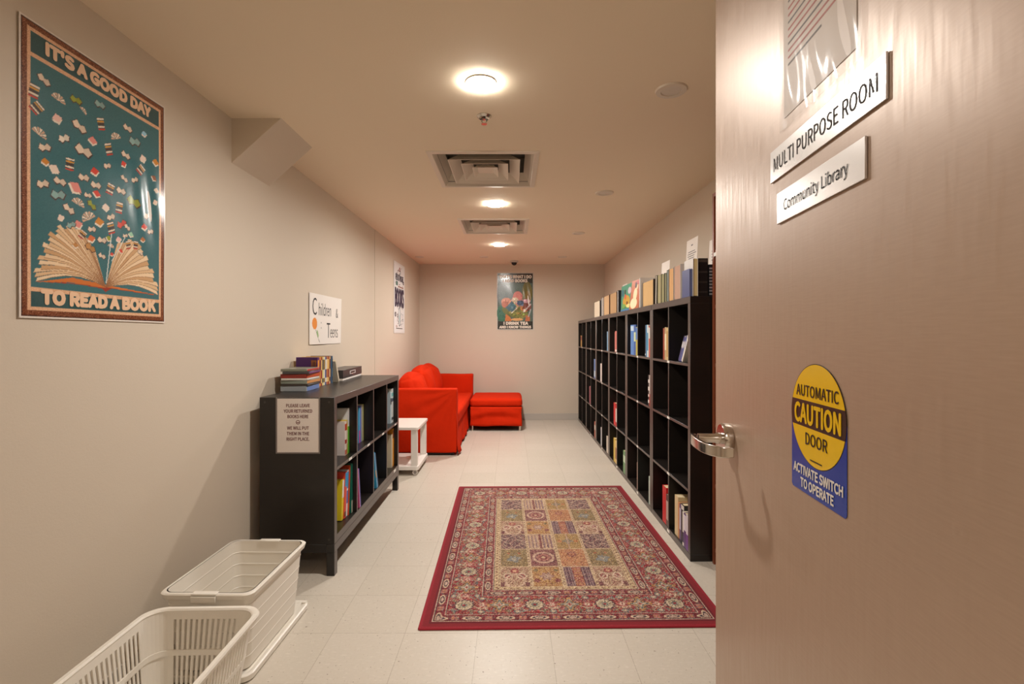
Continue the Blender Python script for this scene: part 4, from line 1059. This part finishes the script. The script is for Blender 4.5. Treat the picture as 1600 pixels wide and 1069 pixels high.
fabric('back', S_(soft(-1.345, -1.16, YA+.13, YZ-.13, .03, .69, .02, 12, wr=.004, seed=3)), sf)
obj('base', S_(MB().box(-1.3, XS-.03, YA+.02, YZ-.02, .012, .3)), mat('dark_frame', (30, 20, 18), .7), sf)
fabric('seat_cushion', S_(soft(-1.17, XS+.005, YA+.142, YZ-.142, .295, .435, .035, 24, puff=.008, wr=.004, seed=4)), sf)
o = drape([(XS-.012, YA+.145), (XS-.012, YZ-.14)], .025, .30, 'front_skirt', sf, seed=5, amp=.010, out=.015)
o.location = -SO
o = drape([(XS-.004, YA+.002), (XS-.004, YA+.15)], .022, .44, 'corner_skirt', sf, seed=8, amp=.012, out=.035)
o.location = -SO
def cushion(y, w_, hh, tilt, seed, roll=0):
    mb = soft(-.10, .10, -w_/2, w_/2, 0, hh, .065, 18, puff=.05, wr=.006, seed=seed)
    mb.xf(Matrix.Translation(Vector((-1.075, y, .43))-SO) @ Euler((roll, tilt, 0)).to_matrix().to_4x4())
    fabric('back_cushion', mb, sf)
cushion(5.66, .62, .37, -.22, 11); cushion(6.27, .60, .41, -.2, 12, .05); cushion(6.86, .58, .40, -.22, 13, -.06)
for x in (-1.29, XS-.07):
    for y in (YA+.06, YZ-.06): obj('foot', S_(MB().box(x, x+.04, y-.02, y+.02, 0, .03)), mat('dark_frame', (30, 20, 18), .7), sf)

ft = thing('footstool', 'red slipcovered footstool on metal legs in front of the sofa at the back wall', 'footstool', (-.2, 6.89, 0))
SO = Vector((-.2, 6.89, 0))
fx0, fx1, fy0, fy1 = -.545, .142, 6.51, 7.27
fabric('cushion', S_(soft(fx0, fx1, fy0, fy1, .315, .425, .04, 22, puff=.006, wr=.003, seed=21)), ft)
obj('frame', S_(MB().box(fx0+.02, fx1-.02, fy0+.02, fy1-.02, .11, .315)), mat('dark_frame', (30, 20, 18), .7), ft)
o = drape([(fx0+.008, fy0+.005), (fx1-.008, fy0+.005), (fx1-.008, fy1-.005), (fx0+.008, fy1-.005), (fx0+.008, fy0+.005)], .068, .318, 'skirt', ft, seed=22, amp=.007, out=.004)
# horizontal sag folds across the front skirt
for v in o.data.vertices:
    if v.co.y < fy0+.05:
        t = (v.co.z-.085)/.23; u = (v.co.x-fx0)/(fx1-fx0)
        v.co.y -= .012*math.sin(10*t+3*(2*u-1)**2)*(1-(2*u-1)**6)*t*(1-t)*3
o.location = -SO
for x in (fx0+.03, fx1-.03):
    for y in (fy0+.03, fy1-.03): obj('leg', S_(MB().lathe([(.016, 0), (.016, .115)], (x, y, 0), n=14)), M_STEEL, ft, smooth=True)

# ------------------------------------------------------------------ side table on casters
t = thing('side_table', 'white square side table on casters beside the red sofa arm', 'table', (-1.085, 4.68, 0))
A = .255
obj('table_top', MB().loft([rr(A, A, .025, .408), rr(A, A, .025, .433)]), M_WHITE, t, bevel=.003)
obj('lower_shelf', MB().loft([rr(A, A, .025, .05), rr(A, A, .025, .085)]), M_WHITE, t, bevel=.003)
for x in (-A+.04, A-.04):
    for y in (-A+.03, A-.03):
        obj('leg', MB().box(x-.028, x+.028, y-.02, y+.02, .085, .408), M_WHITE, t, bevel=.002)
        k = MB().lathe([(.006, .04), (.006, .05)], (x, y, 0), n=8).lathe([(.024, -.009), (.026, 0), (.024, .009)], (x+.006, y, .026), 'y', 24)
        o = obj('caster', k, mat('caster_plastic', (222, 214, 206), .3), t, smooth=True)
        obj('wheel_hub', MB().lathe([(.013, -.011), (.013, .011)], (x+.006, y, .026), 'y', 16), mat('caster_hub', (150, 140, 134), .3), o)

# ------------------------------------------------------------------ storage box with its lid below
def taper(z, h, b, tp): return b+(tp-b)*z/h
bx = thing('storage_box', 'white plastic storage box with ribbed walls behind the laundry basket', 'storage box', (-1.10, 2.02, .022), (0, 0, math.radians(-1)))
hx0, hy0, hx1, hy1, BH = .135, .205, .160, .228, .30
loops = []
nr = 6
def wloop(z, off): 
    k = z/BH; return rr(hx0+(hx1-hx0)*k+off, hy0+(hy1-hy0)*k+off, .035, z)
outer = [wloop(0, -.004), wloop(.004, 0)]
for k in range(1, nr): zz_ = BH*k/nr; outer += [wloop(zz_-.006, 0), wloop(zz_-.002, 0), wloop(zz_, .0012), wloop(zz_+.002, 0), wloop(zz_+.006, 0)]
outer += [wloop(BH-.03, 0)]
inner = [wloop(BH-.03, -.003)]
for k in range(nr-1, 0, -1): zz_ = BH*k/nr; inner += [wloop(zz_+.006, -.003), wloop(zz_+.002, -.003), wloop(zz_, -.0045), wloop(zz_-.002, -.003), wloop(zz_-.006, -.003)]
inner += [wloop(.006, -.003), wloop(.004, -.012)]
M_TRANSL = mat('milky_plastic', (234, 227, 215), .35)
obj('tub', MB().loft(outer+[wloop(BH, 0), wloop(BH, -.003)]+inner), M_TRANSL, bx, smooth=True)
obj('rim', MB().loft([wloop(BH-.022, .001), wloop(BH-.022, .010), wloop(BH-.004, .013), wloop(BH, .009), wloop(BH, -.003), wloop(BH-.004, -.004), wloop(BH-.022, .001)], False, False), M_TRANSL, bx, smooth=True)
for s_ in (-1, 1):
    y = s_*(hy1+.012)
    obj('rim_clip', MB().box(-.045, .045, min(y, y+s_*.007), max(y, y+s_*.007), BH-.028, BH-.006).box(-.045, .045, min(y-s_*.02, y+s_*.004), max(y-s_*.02, y+s_*.004), BH-.004, BH+.003), M_TRANSL, bx, bevel=.002)
ld = thing('loose_lid', 'flat white plastic lid on the floor under the storage box', 'lid', (-1.125, 2.04, 0), (0, 0, math.radians(-1)))
lx, ly = .19, .262
obj('panel', MB().loft([rr(lx-.006, ly-.006, .04, .0004), rr(lx, ly, .04, .006), rr(lx, ly, .04, .024), rr(lx-.005, ly-.005, .038, .027), rr(lx-.018, ly-.018, .03, .024), rr(lx-.022, ly-.022, .03, .02)]), M_TRANSL, ld, smooth=True)
obj('grip', MB().box(lx-.03, lx-.01, ly-.03, ly-.012, .0245, .031), M_TRANSL, ld, bevel=.002)

# ------------------------------------------------------------------ laundry basket
lb = thing('laundry_basket', 'white slotted plastic laundry basket at the bottom left beside the wall', 'basket', (-1.055, 1.45, 0), (0, 0, math.radians(1.5)))
bx0, by0, bx1, by1, HB = .140, .230, .182, .275, .30
def perim(hx, hy, r, pitch):
    """points round a rounded rectangle with evenly pitched straight sides, flagged where slots may go"""
    out = []
    def side(ax, ay, bx_, by_):
        L = math.dist((ax, ay), (bx_, by_)); n = max(2, int(round(L/pitch/2))*2+1)
        for i in range(n): out.append((ax+(bx_-ax)*i/n, ay+(by_-ay)*i/n, (i % 2 == 1)))
    def corner(cx_, cy_, a0):
        for i in range(8): a_ = a0+PI/2*i/8; out.append((cx_+r*math.cos(a_), cy_+r*math.sin(a_), False))
    side(hx, -hy+r, hx, hy-r); corner(hx-r, hy-r, 0); side(hx-r, hy, -hx+r, hy); corner(-hx+r, hy-r, PI/2)
    side(-hx, hy-r, -hx, -hy+r); corner(-hx+r, -hy+r, PI); side(-hx+r, -hy, hx-r, -hy); corner(hx-r, -hy+r, 3*PI/2)
    return out
base = perim(.16, .25, .055, .0088)
zs = [0.004, .035, .155, .172, .268, HB]; slotrow = [False, True, False, True, False]
vs = []; fs = []
for z in zs:
    k = z/HB; sx = (bx0+(bx1-bx0)*k)/.16; sy = (by0+(by1-by0)*k)/.25
    for q in base: vs.append((q[0]*sx, q[1]*sy, z))
n = len(base)
for j in range(len(zs)-1):
    for i in range(n):
        if slotrow[j] and base[i][2]: continue
        i2 = (i+1) % n; fs.append((j*n+i, j*n+i2, (j+1)*n+i2, (j+1)*n+i))
fs.append(tuple(range(n-1, -1, -1)))
o = obj('slotted_wall', MB().add(vs, fs), M_WPLAST, lb)
sd = o.modifiers.new('thick', 'SOLIDIFY'); sd.thickness = .003; sd.offset = 1
def bl(z, off):
    k = z/HB; sx = (bx0+(bx1-bx0)*k+off)/.16; sy = (by0+(by1-by0)*k+off)/.25
    return [(q[0]*sx, q[1]*sy, z) for q in base]
obj('rim', MB().loft([bl(HB-.02, .004), bl(HB-.02, .014), bl(HB-.004, .018), bl(HB+.002, .014), bl(HB+.002, .002), bl(HB-.003, -.002), bl(HB-.02, .004)], False, False), M_WPLAST, lb, smooth=True)
obj('middle_band', MB().loft([bl(.155, -.003), bl(.155, .0033), bl(.172, .0033), bl(.172, -.003), bl(.155, -.003)], False, False), M_WPLAST, lb, smooth=True)
obj('lower_band', MB().loft([bl(.02, -.003), bl(.02, .0033), bl(.036, .0033), bl(.036, -.003), bl(.02, -.003)], False, False), M_WPLAST, lb, smooth=True)

# ------------------------------------------------------------------ open metal door
# free edge at (0.5186, 1.26), leaning 6 degrees off the room axis; hinge near the camera
DA, DK = .3853, .1058
free = Vector((DA+DK*1.26, 1.26, 0)); u_dir = Vector((-DK, -1, 0)).normalized()     # from the free edge to the hinge
MD = frame(free, u_dir, (0, 0, 1))                                                 # x: towards hinge, y: up, z: out of the face seen
if MD.col[2][0] > 0: raise RuntimeError('door frame flipped')
DWID, DHT = .915, 2.13
d = MB().box(0, DWID, .012, DHT, -.045, 0)
DOORM = door_material()
door = obj('door_1', d, DOORM, bevel=.0025)
# object space for the door: z up for the brushed grain
door.matrix_basis = MD
door['kind'] = 'structure'
def DY(Y): return (1.26-Y)*math.sqrt(1+DK*DK)
hx = DY(1.150); hz = 1.012
rose = obj('rose', MB().lathe([(.034, 0), (.035, .003), (.035, .016), (.032, .021), (.012, .021)], (hx, hz, 0), 'z', 48), M_STEEL, door, smooth=True)
# lever: round neck then a flat bar bending back to the door
obj('neck', MB().lathe([(.013, .020), (.013, .03), (.0105, .034), (.0105, .072)], (hx, hz, 0), 'z', 28), M_STEEL, rose, smooth=True)
path = [(-.013, .076), (-.006, .083), (.012, .086), (.04, .087), (.07, .086), (.098, .082), (.118, .074), (.130, .063), (.136, .049), (.138, .036)]
loops = []
for i, (ux, dz_) in enumerate(path):
    p0 = path[max(0, i-1)]; p1 = path[min(len(path)-1, i+1)]; dx, dzz = p1[0]-p0[0], p1[1]-p0[1]; L = math.hypot(dx, dzz); nx_, nz_ = -dzz/L, dx/L
    hh = .0115 if 0 < i < len(path)-1 else .009; th = .0045
    loops.append([(hx+ux+nx_*th*a_, hz-.002+hh*b_, dz_+nz_*th*a_) for a_, b_ in ((1, 1), (1, -1), (-1, -1), (-1, 1))])
obj('lever', MB().loft(loops), M_STEEL, door, bevel=.002, seg=3)
obj('latch_plate', MB().box(-.0015, 0, hz-.06, hz+.06, -.036, -.009), M_STEEL, door)
obj('latch_bolt', MB().box(-.012, 0, hz-.012, hz+.012, -.03, -.016), M_STEEL, door, bevel=.002)
rose2 = obj('rose', MB().lathe([(.034, -.045), (.035, -.048), (.035, -.061), (.032, -.066)], (hx, hz, 0), 'z', 40), M_STEEL, door, smooth=True)
obj('lever', MB().tube([(hx, hz, -.066), (hx, hz, -.11), (hx+.02, hz, -.118), (hx+.12, hz, -.112)], .009, 12), M_STEEL, door, smooth=True)
for z in (.25, 1.05, 1.88): obj('hinge', MB().lathe([(.008, -.05), (.008, .05)], (DWID+.006, z, -.05), 'y', 16), M_STEEL, door, smooth=True)
# two shallow dents
obj('dent', MB().lathe([(.0, .0), (.006, .0006), (.012, .0)], (DY(298.6/(1500-881)), 1.25-(833-525)*(298.6/(1500-881))/775, -.0001), 'z', 20, cap0=False, cap1=False), DOORM, door, smooth=True)

def on_door(u0, z0): return MD @ Matrix.Translation((u0, z0, .0006))
# room sign plates
M_PLATE = mat('brushed_aluminium', (206, 202, 198), .30, metal=.85, bump=.02, bscale=200, stretch=(.1, 4, 1))
t = thing('door_sign', 'long brushed metal plate lettered MULTI PURPOSE ROOM high on the metal door', 'sign', M=on_door(DY(.9165), 1.531))
w1, h1 = .331, .0565
obj('plate', MB().box(0, w1, 0, h1, 0, .003), M_PLATE, t, bevel=.0005)
letters([('MULTI PURPOSE ROOM', w1/2, h1/2, .30, .025, 0)], .0036, mat('engraving', (74, 70, 70), .7, spec=.1), t)
t = thing('door_sign', 'short brushed metal plate lettered Community Library below the longer plate', 'sign', M=on_door(DY(.889), 1.4495))
w1, h1 = .262, .0545
obj('plate', MB().box(0, w1, 0, h1, 0, .003), M_PLATE, t, bevel=.0005)
letters([('Community Library', w1/2-.004, h1/2-.002, .196,   .026, 0)], .0036, mat('dark_print', (30, 28, 32), .7, spec=.1), t)
# notice in a clear sleeve
t = thing('paper_notice', 'notice with red and black lines in a clear sleeve on the metal door', 'notice', M=on_door(DY(.879), 1.609))
obj('sheet', MB().box(.013, .229, .02, .299, 0, .0005), mat('notice_paper', (214, 196, 180), .5), t)
p1, p2 = MB(), MB()
for k in range(16):
    y = .285-.012*k
    if y < .10: break
    (p2 if k % 3 else p1).box(.03, .03+[.18, .14, .17, .11][k % 4], y-.002, y+.0015, .0005, .0008)
obj('black_print', p1, mat('notice_black', (70, 56, 56), .6), t); obj('red_print', p2, mat('notice_red', (176, 60, 44), .6), t)
sl = Art(.245, .315, .005, (230, 226, 220))
zz = .0025+.0022*np.sin(sl.x*60+3*np.sin(sl.y*14))*np.cos(sl.y*18+2)+.001*np.sin(sl.x*140+sl.y*30)
sl.build('sleeve', mat('clear_film', (240, 236, 230), .12, alpha=.22, coat=.5), t, zz)
# caution decal
t = thing('caution_sticker', 'yellow and blue automatic door caution sticker on the metal door', 'sticker', M=on_door(DY(.8355), 1.0))
w1, h1 = .163, .207; ocx, ocy, ora, orb = w1/2, (h1+.047)/2, w1/2, (h1-.047)/2
bl_ = [(0.004, 0), (w1-.004, 0), (w1, .004), (w1, ocy)]+[(w1*k/10, ocy) for k in range(9, 0, -1)]+[(0, ocy), (0, .004)]
def plate(pts, z0, z1): return MB().loft([[(x, y, z0) for x, y in pts], [(x, y, z1) for x, y in pts]])
obj('blue_panel', plate(bl_, 0, .0004), mat('decal_blue', (22, 60, 160), .25), t)
el = lambda s_: [(ocx+(ora-s_)*math.cos(q*PI/32), ocy+(orb-s_)*math.sin(q*PI/32)) for q in range(64)]
obj('oval_outline', plate(el(0), 0, .0006), mat('decal_black', (34, 26, 18), .3), t)
obj('yellow_oval', plate(el(.0012), 0, .0008), mat('decal_yellow', (240, 196, 12), .25), t)
yb0, yb1 = .1055, .1475
def bx_(y): return (ora-.0002)*math.sqrt(max(0, 1-((y-ocy)/orb)**2))
pts = [(ocx-bx_(yb0+(yb1-yb0)*k/8), yb0+(yb1-yb0)*k/8) for k in range(9)][::-1]+[(ocx+bx_(yb0+(yb1-yb0)*k/8), yb0+(yb1-yb0)*k/8) for k in range(9)]
obj('black_band', plate(pts, 0, .0010), mat('decal_brown', (48, 30, 18), .3), t)
letters([('AUTOMATIC', ocx, .163, .126, .018, .005), ('DOOR', ocx, .088, .065, .019, .005), ('.................', ocx, .057, .035, .0015, .02)], .0013, mat('decal_black', (34, 26, 18), .3), t)
letters([('CAUTION', ocx, (yb0+yb1)/2, .136, .030, .018)], .0014, mat('decal_yellow', (240, 196, 12), .25), t, 'yellow lettering on the dark band')
letters([('ACTIVATE SWITCH', ocx, .035, .146, .0145, .018), ('TO OPERATE', ocx, .0145, .098, .0145, .018)], .0010, mat('decal_white', (236, 230, 224), .3), t, 'white lettering on the blue panel')
